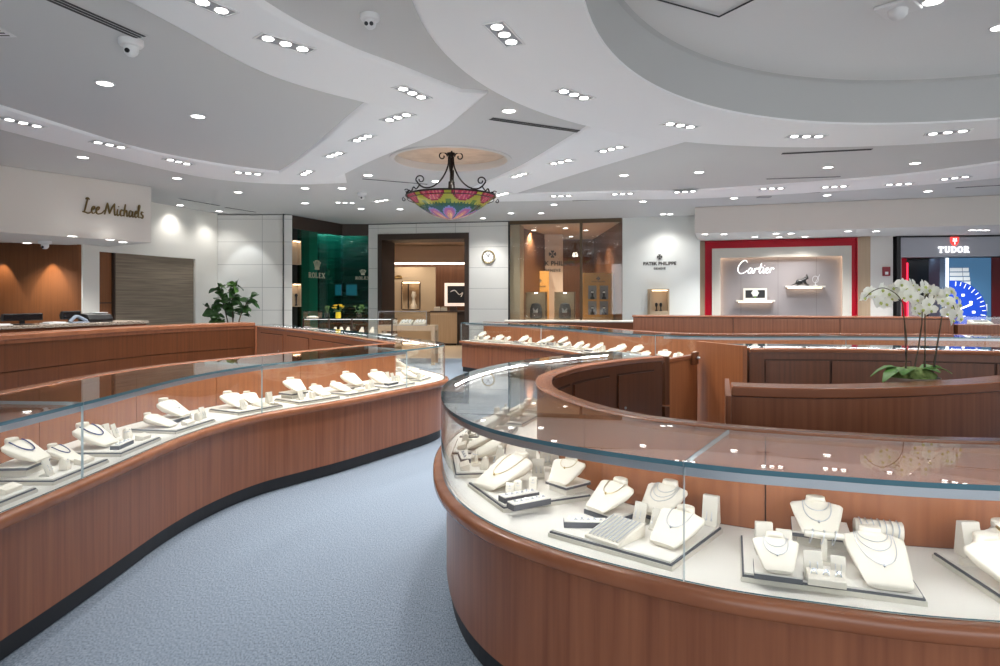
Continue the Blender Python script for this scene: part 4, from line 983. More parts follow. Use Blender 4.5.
# lower glass-topped counter before the grey shop front
p0 = Vector((7.43, 10.54)); g = thing('glass_counter', 'low cherry counter with a glass case before the grey shop front', 'counter', (p0.x, p0.y, 0), pa)
zl = pz(325, 10.5); mb = MB(); mb.box(0, 2.6, 0, .55, .04, zl); mb.build('body', 'wood', g); mb = MB(); mb.box(.03, 2.57, .03, .5, 0, .04); mb.build('plinth', 'kick', g)
mb = MB(); zg = pz(316.5, 10.5); mb.box(.0, 2.6, .0, .01, zl + .001, zg - .011); mb.box(0, 2.6, .54, .55, zl + .001, zg - .011); mb.box(0, .01, .011, .539, zl + .001, zg - .011); mb.box(0, 2.6, 0, .55, zg - .01, zg); mb.build('glass_cover', 'glass', g)
for i in range(4):
    mb = MB(); mb.xprism([(0, 0), (.2, 0), (.2, .07), (0, .02)], 0, .3); mb.tube([(.05, .1, .055), (.25, .1, .055)], .018, 6, 1)
    x = p0.x + math.cos(pa) * (.3 + .5 * i) - math.sin(pa) * .2; y = p0.y + math.sin(pa) * (.3 + .5 * i) + math.cos(pa) * .2
    o = mb.build('watch_tray', ['bone', 'silver'], None, (x, y, zl + .003), pa); tag(o, ORD[i] + ' sloped pad in the low glass counter by the grey shop front', 'tray', 'pads in the low glass counter')
# dark parapet of the counter in front of the glass room
mb = MB(); bb = thing('low_counter', 'low dark cherry counter running below the glass shop front', 'counter', (.1, 14.35, 0), R(-3))
mb.box(0, 2.9, 0, .5, .04, .97); mb.build('body', 'wood_dark', bb); mb = MB(); mb.box(-.01, 2.91, -.02, .52, .971, 1.0); mb.build('counter_top', 'deck', bb); mb = MB(); mb.box(.03, 2.87, .03, .47, 0, .04); mb.build('plinth', 'kick', bb)

# ---------------------------------------------------------------- reception
REC = [(-5.55, 5.2), (-5.42, 6.3), (-5.28, 7.3), (-5.02, 8.6), (-4.62, 9.7), (-3.99, 10.6)]
rl = [p.to_2d() for p in catmull([(x, y, 0) for x, y in REC], 6)]
rc = thing('reception_desk', 'long curved cherry staff desk with a two-step ledge below the pale soffit', 'desk')
slab(MB(), rl, 0, .42, 1.045, 1.10).build('ledge', 'wood_trim', rc, smooth=40, bevel=.006)
slab(MB(), rl, .015, .40, 1.0, 1.044).build('ledge_fascia', 'wood', rc, smooth=40)
slab(MB(), rl, .03, .38, 0, .999).build('body', 'seam', rc)
N_ = len(rl) - 1; cuts = [0, 5, 11, 17, 23, 27, N_]
for a, b in zip(cuts, cuts[1:]):
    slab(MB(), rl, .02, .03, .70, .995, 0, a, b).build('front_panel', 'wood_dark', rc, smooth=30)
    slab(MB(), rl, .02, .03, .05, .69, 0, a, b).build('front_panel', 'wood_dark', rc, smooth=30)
e0, e1 = offset(rl, .0)[N_], offset(rl, .42)[N_]; tv = (rl[N_] - rl[N_ - 1]).normalized()
mb = MB(); mb.prism([(e0.x + tv.x * .002, e0.y + tv.y * .002), (e1.x + tv.x * .002, e1.y + tv.y * .002), (e1.x + tv.x * .03, e1.y + tv.y * .03), (e0.x + tv.x * .03, e0.y + tv.y * .03)], 0, 1.044); mb.build('end_panel', 'wood', rc)
# granite counter with monitors
gq0, gq1 = Vector((-6.55, 7.3)), Vector((-5.42, 10.05)); L = (gq1 - gq0).length; ga_ = math.atan2((gq1 - gq0).y, (gq1 - gq0).x); gdv = (gq1 - gq0) / L
gr = thing('granite_counter', 'speckled granite topped counter carrying the black monitors', 'counter', (gq0.x, gq0.y, 0), ga_)
mb = MB(); mb.box(0, L, 0, .6, 1.105, 1.15); mb.build('granite_top', 'granite', gr, bevel=.005)
mb = MB(); mb.box(.03, L - .03, .03, .57, .0, 1.104); mb.build('body', 'wood', gr)
def on_counter(px, off):
    t = on_line(px, gq0, gq1); p = gq0 + gdv * t; return p + Vector((-gdv.y, gdv.x)) * off, t
def monitor(px0, px1, zpix, label, tilt):
    (a, t0), (b, t1) = on_counter(px0, .2), on_counter(px1, .2); c = (a + b) / 2; w = (b - a).length
    t = thing('computer_monitor', label, 'monitor', (c.x, c.y, 1.151), ga_ + tilt)
    h = pz(zpix, c.y) - 1.151
    mb = MB(); mb.xprism([(0, .05), (.04, .05), (.06, h - .06), (.035, h), (0, h)], -w / 2, w / 2); mb.build('case', 'black', t, bevel=.008)
    mb = MB(); mb.box(-w / 2 + .015, w / 2 - .015, -.003, 0, .065, h - .015); mb.build('screen_face', plain('dark screen', (.008, .008, .01), .12), t)
    mb = MB(); mb.box(-.09, .09, -.08, .12, 0, .012); mb.box(-.03, .03, .02, .04, .012, .1); mb.build('stand', 'black', t)
monitor(12.5, 53, 313.5, 'wide black monitor toward the wooden niche end of the granite counter', 0)
monitor(70, 93, 311, 'upright black monitor in the middle of the granite counter', .25)
(a, _), (b, _) = on_counter(94, .22), on_counter(118, .22); c = (a + b) / 2; w = (b - a).length
ph = thing('desk_printer', 'low black printer with paper on top on the granite counter', 'printer', (c.x, c.y, 1.151), ga_)
mb = MB(); mb.xprism([(-.12, 0), (.12, 0), (.12, .1), (.08, .13), (-.08, .11), (-.12, .05)], -w / 2, w / 2); mb.build('body', 'black', ph, bevel=.01)
mb = MB(); mb.box(-w * .1, w * .42, -.05, .08, .131, .139); mb.build('paper', 'white', ph)
(a, _) = on_counter(82, .06); mb = MB(); mb.tube(catmull([(-.13, 0, .02), (-.05, 0, .09), (.03, .02, .075), (.12, .0, .02)], 5), .022); mb.box(-.12, .12, -.04, .04, 0, .02)
o = mb.build('card_reader', plain('grey blue plastic', (.30, .36, .44), .4), None, (a.x, a.y, 1.151), ga_, smooth=40); tag(o, 'small grey blue card reader before the upright monitor', 'card reader')
for px, lab in ((5, 'loose white papers at the niche end of the granite counter'), (62, 'white paper pad between the two black monitors')):
    (a, _) = on_counter(px, .16); mb = MB(); mb.box(-.13, .13, -.1, .1, 0, .012); mb.obox(.01, .01, .0125, .22, .16, .01, .3); o = mb.build('paper_pad', 'white', None, (a.x, a.y, 1.151), ga_); tag(o, lab, 'paper')
# glass showcase and flowers before the green corner
D6 = 12.9; xs0, xs1 = X(302, D6), X(393, D6); zc_ = pz(318.5, D6)
gs = thing('glass_showcase', 'straight glass showcase with dark posts before the green glass corner', 'showcase', (xs0, D6, 0), 0)
w = xs1 - xs0; mb = MB(); mb.box(0, w, 0, .55, .05, .74); mb.build('base', 'wood', gs); mb = MB(); mb.box(.03, w - .03, .03, .5, 0, .05); mb.build('plinth', 'kick', gs)
mb = MB(); mb.box(.0, w, 0, .55, .741, .76); mb.build('display_deck', 'deck', gs)
mb = MB(); mb.box(0, w, .002, .01, .761, zc_ - .012); mb.box(0, w, .54, .548, .761, zc_ - .012); mb.box(0, .008, .011, .539, .761, zc_ - .012); mb.box(w - .008, w, .011, .539, .761, zc_ - .012); mb.box(0, w, 0, .55, zc_ - .011, zc_); mb.build('glass_cover', 'glass', gs)
for px in (303.5, 329, 352, 392):
    x = X(px, D6) - xs0; mb = MB(); mb.box(max(0, x - .015), min(w, x + .015), -.012, 0, .76, zc_); mb.build('post', 'bronzeframe', gs)
mb = MB(); mb.box(.02, w - .02, .03, .05, zc_ - .024, zc_ - .014); mb.build('light_strip', 'leddim', gs)
D7 = 13.1; x0, x1 = X(302, D7), X(317, D7); hb = pz(311.5, D7) - zc_
gb = thing('glass_box', 'small glass cover box standing on the straight showcase', 'display box', (x0 + .02, D7, zc_ + .001))
w2 = x1 - x0; mb = MB(); mb.box(0, w2, 0, .008, 0, hb); mb.box(0, w2, .3, .308, 0, hb); mb.box(0, .008, .009, .299, 0, hb); mb.box(w2 - .008, w2, .009, .299, 0, hb); mb.box(0, w2, 0, .308, hb + .001, hb + .009); mb.build('glass_cover', 'glass', gb)
mb = MB(); mb.lathe([(.12, 0), (.13, .02), (.06, .04)], 14, (w2 * .5, .15, 0)); mb.build('display_pad', 'cream', gb)
def bouquet(px, col, r, label, n):
    x = X(px, D7); t = thing('flower_vase', label, 'flowers', (x, D7 + .1, zc_ + .001))
    mb = MB(); mb.lathe([(.05, 0), (.055, .03), (.05, .10), (.045, .12), (.04, .12), (.04, .03)], 14); mb.build('vase', 'yellow' if col == 'yellow' else 'glass', t, smooth=40)
    mb = MB(); mb2 = MB()
    for i in range(n):
        a, e_ = rnd.uniform(0, 2 * PI), rnd.uniform(.1, 1.2); q = (math.cos(a) * math.cos(e_) * r, math.sin(a) * math.cos(e_) * r, .18 + math.sin(e_) * r * .8)
        mb2.tube([(q[0] * .1, q[1] * .1, .09), (q[0] * .6, q[1] * .6, .15), q], .006, 5)
        for k in range(6):
            b = k * PI / 3; s_ = r * .36
            mb.loft([[(q[0] + math.cos(b + u) * s_ * v, q[1] + math.sin(b + u) * s_ * v, q[2] + .02 * v + .01 * abs(u)) for u in (-.5, 0, .5)] for v in (.1, .6, 1)], False, 0, False)
    mb.build('flowers', col, t); mb2.build('stems', 'leaf', t)
    mb = MB()
    for i in range(9):
        a = rnd.uniform(0, 2 * PI); l = r * 1.3; mb.loft([[(math.cos(a + u * .25 * s_) * l * v, math.sin(a + u * .25 * s_) * l * v, .13 + .09 * v - .1 * v * v) for u in (-1, 0, 1)] for v, s_ in ((.1, .3), (.5, 1), (1, .1))], False, 0, False)
    mb.build('leaves', 'leaf', t)
bouquet(337, 'yellow', .10, 'yellow flowers in a yellow vase on the straight showcase', 16)
bouquet(326, 'leaf2', .06, 'small green arrangement between the glass box and the yellow flowers', 8)
bouquet(358, 'leaf2', .10, 'small green arrangement on the straight showcase toward the doorway', 8)
for i, px in enumerate((334, 341, 347, 361, 371)):
    x = X(px, D6 + .2); mb = MB(); mb.loft([[(math.cos(2 * PI * k / 10) * r * .8, math.sin(2 * PI * k / 10) * r * .6 + y, z) for k in range(10)] for r, y, z in ((.04, 0, 0), (.065, 0, .02), (.07, .02, .07), (.04, .05, .12), (.03, .06, .15))])
    o = mb.build('necklace_bust', 'cream', None, (x, D6 + .22, .762), rnd.uniform(-.4, .4), smooth=60); tag(o, ORD[i] + ' cream bust from the reception end in the straight dark-posted showcase', 'jewellery stand', 'busts in the straight showcase')
# ---------------------------------------------------------------- jewellery display pieces (front faces local -Y)
BUST = [  # v, y, z, half width, up, down, tilt
 (0, -.098, .014, .047, .005, .011, 22), (.12, -.088, .020, .055, .008, .015, 24), (.4, -.042, .043, .068, .011, .033, 27), (.64, .000, .066, .080, .011, .042, 30),
 (.77, .026, .082, .087, .009, .036, 33), (.82, .035, .087, .080, .008, .030, 38), (.86, .041, .090, .054, .010, .024, 52), (.90, .046, .093, .035, .018, .022, 72), (1, .050, .104, .031, .024, .024, 82)]
EASEL = [(0, -.135, .014, .055, .004, .012, 17), (.06, -.130, .018, .061, .006, .015, 18), (.35, -.05, .042, .074, .009, .035, 19), (.68, .04, .074, .086, .009, .055, 21), (.78, .066, .084, .087, .008, .055, 24), (.84, .079, .089, .066, .008, .045, 36), (.90, .090, .092, .038, .014, .03, 60), (.94, .096, .095, .032, .022, .022, 78), (1, .098, .104, .032, .024, .024, 84)]
def bust_at(tab, v):
    for a, b in zip(tab, tab[1:]):
        if v <= b[0]:
            u = (v - a[0]) / (b[0] - a[0]); return [p + (q - p) * u for p, q in zip(a, b)]
    return list(tab[-1])
def bust_mesh(tab):
    mb = MB(); rings = []
    vs = sorted({r[0] for r in tab} | {.25, .5, .57, .67})
    for v in vs:
        _, y, z, w, up, dn, ti = bust_at(tab, v); t = R(ti); r = []
        for k in range(20):
            a = 2 * PI * k / 20; c, s = math.cos(a), math.sin(a)
            c = math.copysign(abs(c) ** .75, c); h = (up if s > 0 else dn) * s
            r.append((w * c, y - math.sin(t) * h, max(.001, z + math.cos(t) * h)))
        rings.append(r)
    mb.loft(rings); return mb
def bust_chain(tab, v0, v1, r, beads=False, wmax=.92):
    """chain lying on the bust: from the neck down to v1 and back"""
    pts = []
    for i in range(25):
        s = -1 + 2 * i / 24; v = v1 + (v0 - v1) * abs(s) ** 1.7
        _, y, z, w, up, dn, ti = bust_at(tab, v); t = R(ti); wn = bust_at(tab, v0)[3] * wmax
        x = math.sin(s * PI / 2) * min(w * .9, wn * (1 + .4 * (1 - abs(s)))) * (1 if abs(s) < 1 else 1); f = min(.98, abs(x) / w); h = up * math.sqrt(1 - f ** 2.667) + r * 1.3 + (.0016 if tab is BUST else .0032)
        pts.append((x, y - math.sin(t) * h, z + math.cos(t) * h))
    return pts
def proto(key, root): PROTO[key] = [root, False]
def P_(name): return thing(name, 'x', 'jewellery stand')
def Pm(o): o['category'] = 'jewellery stand'; o['label'] = 'x'; return o
# necklace bust (neck disc is its own part)
def make_bust(key, tab, name):
    t = P_(name); bust_mesh(tab).build('body', 'cream', t, smooth=60)
    _, y, z, w, up, dn, ti = tab[-1]; mb = MB(); mb.lathe([(w * .98, 0), (w * 1.04, .003), (w * .98, .006), (w * .8, .007)], 20, (0, y, z), 0, True, 1, .72); mb.build('neck_disc', 'cream', t, smooth=50); proto(key, t)
make_bust('bust', BUST, 'necklace_bust'); make_bust('easel', EASEL, 'necklace_easel')
# low riser: grey sided, pale top
t = P_('display_riser'); MB().box(-.085, .085, -.075, .075, 0, .020).build('block', 'grey', t); MB().box(-.084, .084, -.074, .074, .0201, .026).build('pad', 'deck', t); proto('riser', t)
t = P_('display_riser'); MB().box(-.075, .075, -.065, .065, 0, .032).build('block', 'bone', t); MB().box(-.09, .09, -.08, .08, .0321, .044).build('slab', 'grey', t); MB().box(-.089, .089, -.079, .079, .0441, .050).build('pad', 'deck', t); proto('riser_tall', t)
# ring wedge: rounded sloping finger
t = P_('ring_wedge'); mb = MB(); mb.xprism([(-.022, 0), (.02, 0), (.02, .045), (.012, .056), (.0, .058), (-.010, .050), (-.022, .014)], -.017, .017); mb.build('wedge', 'cream', t, bevel=.003)
mb = MB(); mb.tube([(math.cos(a) * .008, -.010 + math.sin(a) * .004, .044 + math.sin(a) * .007) for a in [2 * PI * i / 10 for i in range(10)]], .0016, 5, 0, True); mb.lathe([(.001, -.004), (.0045, 0), (.001, .003)], 6, (0, -.015, .051)); mb.build('ring', 'silver', t); proto('wedge', t)
# ring block with three slots
t = P_('ring_block'); mb = MB(); mb.xprism([(-.028, 0), (.028, 0), (.028, .034), (.022, .038), (-.028, .022)], -.055, .055); mb.build('block', 'cream', t, bevel=.003); mb = MB()
for x in (-.035, 0, .035): mb.box(x - .011, x + .011, -.006, -.002, .0262, .0300)
mb.build('slot', 'bone', t); proto('block', t)
# earring card leaning on a foot
t = P_('earring_card'); mb = MB(); mb.xprism([(-.016, .006), (-.010, .006), (.016, .078), (.009, .079)], -.026, .026); mb.build('card', 'bone', t, bevel=.0015)
mb = MB(); mb.box(-.024, .024, -.022, .024, 0, .006); mb.build('foot', 'bone', t)
mb = MB()
for x in (-.010, .010): mb.tube([(x, -.006, .052), (x, -.0125, .047), (x, -.0145, .034)], .0017, 5); mb.lathe([(.0008, -.005), (.004, 0), (.0008, .004)], 6, (x, -.018, .030))
mb.build('earrings', 'silver', t); t.children[-1].name = 'earring_set'; proto('card', t)
# tall wedge
t = P_('earring_wedge'); mb = MB(); mb.xprism([(-.03, 0), (.03, 0), (.018, .105), (-.006, .108)], -.028, .028); mb.build('wedge', 'bone', t, bevel=.002)
mb = MB()
for x in (-.009, .009): mb.tube([(x, -.022, .052), (x, -.026, .044), (x, -.029, .03)], .0016, 5); mb.lathe([(.001, -.006), (.005, 0), (.001, .005)], 7, (x, -.031, .026))
mb.build('earring_set', 'silver', t); proto('tall', t)
# flat jewel tray, grey sides
t = P_('jewel_pad'); MB().box(-.085, .085, -.026, .026, 0, .022).build('block', 'grey', t); MB().box(-.083, .083, -.024, .024, .0221, .026).build('pad', 'deck', t)
mb = MB()
for i in range(6):
    x = -.062 + .025 * i; mb.lathe([(.001, -.004), (.0055, 0), (.001, .004)], 6, (x, .004 * (-1) ** i, .0305)); mb.tube([(x - .006, -.008, .028), (x, .0, .030), (x + .006, -.008, .028)], .0015, 5)
mb.build('jewel_set', 'gem', t); proto('pad', t)
# striped bracelet ramp
t = P_('bracelet_ramp'); mb = MB(); mb.xprism([(-.075, 0), (.075, 0), (.075, .042), (-.075, .010)], -.066, .066); mb.build('ramp', 'cream', t, bevel=.002); mb = MB()
for i in range(8):
    x = -.053 + .0151 * i; mb.xprism([(-.064, .0124), (.066, .0402), (.066, .0425), (-.064, .0148)], x - .0052, x + .0052)
mb.build('slot', 'bone', t)
proto('ramp', t)
# bracelet roll
t = P_('bracelet_roll'); mb = MB(); mb.loft([[(x, math.cos(a) * .032 * k, .042 + math.sin(a) * .034 * k) for a in [2 * PI * i / 18 for i in range(18)]] for x, k in ((-.078, .9), (-.076, 1), (.076, 1), (.078, .9))]); mb.build('roll', 'cream', t, smooth=50); MB().box(-.078, -.066, -.02, .02, 0, .009).box(.066, .078, -.02, .02, 0, .009).build('foot', 'bone', t); proto('roll', t)
# T-bar stand
t = P_('bracelet_stand'); MB().box(-.03, .03, -.025, .025, 0, .012).build('base', 'bone', t); mb = MB(); mb.box(-.009, .009, -.006, .006, .0121, .085); mb.build('post', 'bone', t); mb = MB(); mb.loft([[(x, math.cos(a) * .012, .097 + math.sin(a) * .012) for a in [2 * PI * i / 12 for i in range(12)]] for x in (-.062, .062)]); mb.build('bar', 'bone', t, smooth=50); proto('tbar', t)
# cone ring stand with tall finger (ring tree)
t = P_('ring_finger'); mb = MB(); mb.box(-.022, .022, -.022, .022, 0, .012); mb.build('base', 'cream', t); mb = MB(); mb.lathe([(.010, .0121), (.009, .05), (.0055, .068), (.001, .071)], 12); mb.build('finger', 'cream', t, smooth=50); mb = MB(); mb.tube([(math.cos(a) * .0092, math.sin(a) * .0092, .05) for a in [2 * PI * i / 12 for i in range(12)]], .0018, 5, 0, True); mb.lathe([(.001, -.004), (.0055, 0), (.001, .004)], 6, (0, -.013, .052)); mb.build('ring', 'silver', t); proto('finger', t)
# hand shaped / oval dish
t = P_('jewel_dish'); mb = MB(); mb.lathe([(.03, 0), (.034, .004), (.05, .014), (.052, .018), (.045, .014), (.02, .008)], 20); mb.build('dish', 'cream', t, smooth=50); mb = MB(); mb.lathe([(.0015, 0), (.011, .004), (.008, .010), (.001, .013)], 8, (.0, 0, .0095)); mb.build('gem', 'gem', t); proto('dish', t)

KIND = {'bust': 'cream necklace bust', 'easel': 'long cream necklace easel', 'riser': 'grey edged riser', 'riser_tall': 'tall grey edged riser', 'wedge': 'cream ring wedge', 'block': 'cream ring block', 'card': 'linen earring card',
        'tall': 'tall linen earring wedge', 'pad': 'grey sided jewel pad', 'ramp': 'striped bracelet ramp', 'roll': 'cream bracelet roll', 'tbar': 'linen bracelet bar', 'finger': 'cream ring finger', 'dish': 'round cream jewel dish'}
ZD = DECK + .0008
class Tray:
    """a cream platform with a grey line; local x along its front, local -y the front"""
    def __init__(s, x, y, rz, w, d, where, case):
        s.x, s.y, s.rz, s.where, s.case = x, y, rz, where, case
        t = thing('display_tray', '%s grey lined display tray %s' % (where, {'the S-curved case': 'counting up the S-curved case from the camera end', 'the round-nosed case': 'counting round the round-nosed case toward the gate', 'the far case': 'counting along the far case from the clock end'}.get(case, 'in ' + case) if where in ORD else 'in ' + case), 'tray', (x, y, ZD), rz, None)
        MB().box(-w / 2, w / 2, -d / 2, d / 2, 0, .014).build('base', 'bone', t); MB().box(-w / 2 + .004, w / 2 - .004, -d / 2 + .004, d / 2 - .004, .0141, .020).build('grey_line', 'grey', t); MB().box(-w / 2 + .010, w / 2 - .010, -d / 2 + .010, d / 2 - .010, .0201, .026).build('pad', 'deck', t)
        s.z = ZD + .0265
    def w(s, lx, ly): c, n = math.cos(s.rz), math.sin(s.rz); return s.x + lx * c - ly * n, s.y + lx * n + ly * c
    def put(s, key, lx, ly, rz=0., at_='', z=0., scale=None, label=None, group=None):
        x, y = s.w(lx, ly)
        lab = label or '%s %s of the %s tray in %s' % (KIND[key], at_, s.where, s.case)
        return PROTO.put(key, (x, y, s.z + z), s.rz + rz, lab, group, scale)
    def local(s, px, py, dz=0.):
        x, y = at(px, py, s.z + dz); dx, dy = x - s.x, y - s.y; c, n = math.cos(s.rz), math.sin(s.rz)
        return dx * c + dy * n, -dx * n + dy * c
def tray_between(fl, fr, d, where, case, z=DECK, shift=.0):
    a, b = Vector(at(*fl, z)), Vector(at(*fr, z)); w = (b - a).length; rz = math.atan2((b - a).y, (b - a).x); n = Vector((-(b - a).y, (b - a).x)) / w
    c = (a + b) / 2 + n * (d / 2 + shift); return Tray(c.x, c.y, rz, w, d, where, case)

def attach(mb, name, m, host_loc, rz, scale, label, cat, group=None):
    o = mb.build(name, m, None, host_loc, rz, smooth=60); o.scale = (scale,) * 3; return tag(o, label, cat, group)
def necklace(tray, o, tab, v1, label, m='silver', r=.0016, pend=True, v0=.885):
    pts = bust_chain(tab, v0, v1, r); mb = MB(); mb.tube(pts, r, 5)
    if pend:
        q = pts[12]; mb.lathe([(.001, -.006), (.0055, 0), (.001, .005)], 7, (q[0], q[1] - .004, q[2] + .001))
    return attach(mb, 'necklace', m, o.location, o.rotation_euler.z, o.scale[0], label, 'necklace')

CR, CL, CF, CA = 'the round-nosed case', 'the S-curved case', 'the far case', 'the ring arm'
SB, SE = BUST, EASEL
# ----- tray beside the bright glass seam (far side of it): third from the gate
N1 = tray_between((741, 586), (931, 612.5), .36, 'wide', 'the round-nosed case', shift=.03)
N1.case = 'the round-nosed case'
def pl(T, key, px, py, rz, lab, scale=None, dz=0.): 
    lx, ly = T.local(px, py, dz); return T.put(key, lx, ly, rz, '', dz, scale, lab)
r1 = pl(N1, 'riser_tall', 820, 541, -.05, 'tall grey edged riser at the back of the wide tray past the seam', 1.0)
b1 = pl(N1, 'bust', 817, 531, .0, 'cream bust with a double chain on the tall riser past the seam', .95, .0505)
necklace(N1, b1, SB, .62, 'short silver chain on the bust that tops the tall riser', r=.0014, pend=False); necklace(N1, b1, SB, .36, v0=.872, label='longer silver chain with pendant on the bust that tops the tall riser')
r2 = pl(N1, 'riser', 777, 574, .0, 'low grey edged riser under the small front bust past the seam', .78)
b2 = pl(N1, 'bust', 776, 565, .05, 'small cream bust on the low riser at the front past the seam', .78, .021)
necklace(N1, b2, SB, .62, 'short silver chain on the small front bust past the seam', pend=False, r=.0016); necklace(N1, b2, SB, .42, v0=.872, label='silver bar necklace on the small front bust past the seam')
e1 = pl(N1, 'easel', 878, 573, .05, 'long cream easel with three fine chains beside the bracelet roll', 1.0)
for i, v in enumerate((.66, .52, .3)): necklace(N1, e1, SE, v, ['shortest', 'middle', 'longest'][i] + ' of three silver chains on the long cream easel', r=.0013, pend=i == 2, v0=.885 - .013 * i)
rl_ = pl(N1, 'roll', 878, 541, .0, 'cream bracelet roll behind the long easel with the three chains', .95)
for i in range(7):
    x = -.06 + .02 * i; mb = MB(); mb.tube([(x + .002 * math.sin(a * 3), math.cos(a) * .0355, .042 + math.sin(a) * .0375) for a in [2 * PI * k / 16 for k in range(16)]], .0018 + .0008 * (i % 3 == 0), 5, 0, True)
    attach(mb, 'bracelet', 'silver' if i % 2 else 'gem', rl_.location, rl_.rotation_euler.z, .95, ORD[i] + ' bracelet on the cream roll, counting from the tall riser', 'bracelet', 'bracelets on the cream roll')
t1 = pl(N1, 'tall', 764, 553, .12, 'tall linen wedge with drop earrings behind the small front bust', .95)
t2 = pl(N1, 'tall', 784, 558, .02, 'tall linen wedge between the small bust and the bracelet bar', .85)
tb = pl(N1, 'tbar', 824, 563, .0, 'linen bracelet bar in front of the bust on the tall riser', .92)
for i in range(3):
    x = -.04 + .036 * i; mb = MB(); mb.tube([(x + .006 * math.sin(a), math.cos(a) * .018, .088 + math.sin(a) * .024) for a in [2 * PI * k / 16 for k in range(16)]], .0022, 5, 0, True)
    attach(mb, 'bracelet', 'silver', tb.location, tb.rotation_euler.z, .92, ORD[i] + ' silver bracelet hanging on the linen bar, from the seam', 'bracelet', 'bracelets on the linen bar')
c1 = pl(N1, 'card', 813, 578, .05, 'linen card of long earrings right behind the three ring block', 1.0)
c2 = pl(N1, 'card', 838, 577, -.05, 'lower linen earring card beside the long cream easel', .78)
k1 = pl(N1, 'block', 826, 584, .0, 'cream ring block with three gem rings at the tray front', .93)
for i in range(3):
    x = -.035 + .035 * i; mb = MB(); mb.tube([(x + math.cos(a) * .0085, -.004, .031 + math.sin(a) * .0085) for a in [2 * PI * k / 12 for k in range(12)]], .0018, 5, 0, True); mb.lathe([(.002, -.005), (.009, 0), (.004, .005), (.001, .006)], 8, (x, -.006, .043))
    attach(mb, 'finger_ring', 'gem', k1.location, k1.rotation_euler.z, .93, ORD[i] + ' gem ring in the three ring block, counting from the seam', 'ring', 'rings in the three ring block')
# ----- tray cut by the seam
N2 = tray_between((548, 537), (672, 572), .44, 'angled', CR)
ra = pl(N2, 'riser', 612, 515, -.2, 'grey edged riser under the bust toward the nose, angled tray', .95); ba = pl(N2, 'bust', 612, 508, -.25, 'cream bust over the grey jewel pad on the angled tray', .98, .0255); necklace(N2, ba, SB, .5, 'faint gold chain on the bust over the grey jewel pad', 'gold', .0012)
rb = pl(N2, 'riser', 666, 518, -.2, 'grey edged riser under the back bust close to the seam', .82); bb_ = pl(N2, 'bust', 664, 511, -.1, 'cream bust with looped chains at the back close to the seam', .98, .0255)
for i, v in enumerate((.62, .48, .36)): necklace(N2, bb_, SB, v, ['top', 'middle', 'bottom'][i] + ' looped silver chain on the back bust close to the seam', r=.0013, pend=False, v0=.885 - .013 * i)
bc_ = pl(N2, 'bust', 678, 541, -.15, 'cream bust standing right behind the bright vertical seam', 1.0); necklace(N2, bc_, SB, .44, 'silver pendant necklace on the bust behind the vertical seam')
p1 = pl(N2, 'pad', 585, 526, .62, 'grey sided jewel pad at the front corner of the angled tray', .92)
rp = pl(N2, 'ramp', 615, 537, -.12, 'striped ramp of line bracelets in the angled tray middle', 1.08)
for i in range(8):
    x = -.053 + .0151 * i; mb = MB(); mb.tube([(x, -.064, .0175), (x, 0, .0315), (x, .066, .0456)], .0018, 5)
    attach(mb, 'bracelet', 'gem', rp.location, rp.rotation_euler.z, 1.08, ORD[i] + ' line bracelet on the striped ramp, from the grey jewel pad', 'bracelet', 'bracelets on the striped ramp')
pl(N2, 'card', 640, 524, -.1, 'linen earring card behind the striped ramp', 1.0); pl(N2, 'card', 657, 530, -.2, 'linen earring card between the striped ramp and the seam bust', .95)
tw = pl(N2, 'tall', 711, 524, .1, 'tall linen wedge with one gem at the tray corner past the seam', 1.0)
# ----- tray at the start of the nose
N3 = tray_between((503, 513), (592, 500), .40, 'corner', CR)
es = pl(N3, 'easel', 506, 483, -1.15, 'long cream easel lying low toward the aisle at the nose', 1.1); necklace(N3, es, SE, .3, 'fine gold chain on the low easel toward the aisle', 'gold', .0013)
rd = pl(N3, 'riser_tall', 568, 490, .25, 'tall grey edged riser at the back of the nose tray', .82); bd = pl(N3, 'bust', 567, 481, -1.0, 'cream bust raised on the tall riser at the nose tray', .9, .0415); necklace(N3, bd, SB, .55, 'gold pendant necklace on the raised bust at the nose', 'gold', .0012)
for i, (px, py) in enumerate(((510, 497), (518, 494), (533, 491))): pl(N3, 'wedge', px, py, -.5, ORD[i] + ' cream ring wedge from the aisle behind the twin jewel pads', 1.05)
pl(N3, 'pad', 519, 499, .12, 'back one of the twin grey jewel pads at the nose', 1.0); pl(N3, 'pad', 529, 506, .12, 'front one of the twin grey jewel pads at the nose', 1.05)
pl(N3, 'card', 538, 478, -.3, 'linen earring card behind the ring wedges at the nose', 1.1); pl(N3, 'tall', 531, 466, -.4, 'tall linen wedge at the back of the nose tray, aisle end', .95); pl(N3, 'tall', 546, 465, -.2, 'tall linen wedge at the back of the nose tray, riser end', .95); pl(N3, 'card', 555, 467, 0, 'linen earring card at the back wall of the nose tray', .9)
# ----- tray at the frame edge
N6 = Tray(1.655, 1.965, R(-4), .46, .37, 'edge', CR)
pl(N6, 'tall', 969, 556, .05, 'tall linen wedge with pearl earrings on the last tray past the roll', 1.05); pl(N6, 'block', 969, 565, .0, 'small cream block under the pearl earring wedge', .45)
be = pl(N6, 'bust', 1018, 564, .2, 'cream bust at the back of the last tray past the roll', 1.1); bf = pl(N6, 'bust', 1003, 583, .25, 'cream bust at the front of the last tray past the roll', 1.15); necklace(N6, be, SB, .5, 'gold beaded necklace on the back bust of the last tray', 'gold', .004, False)

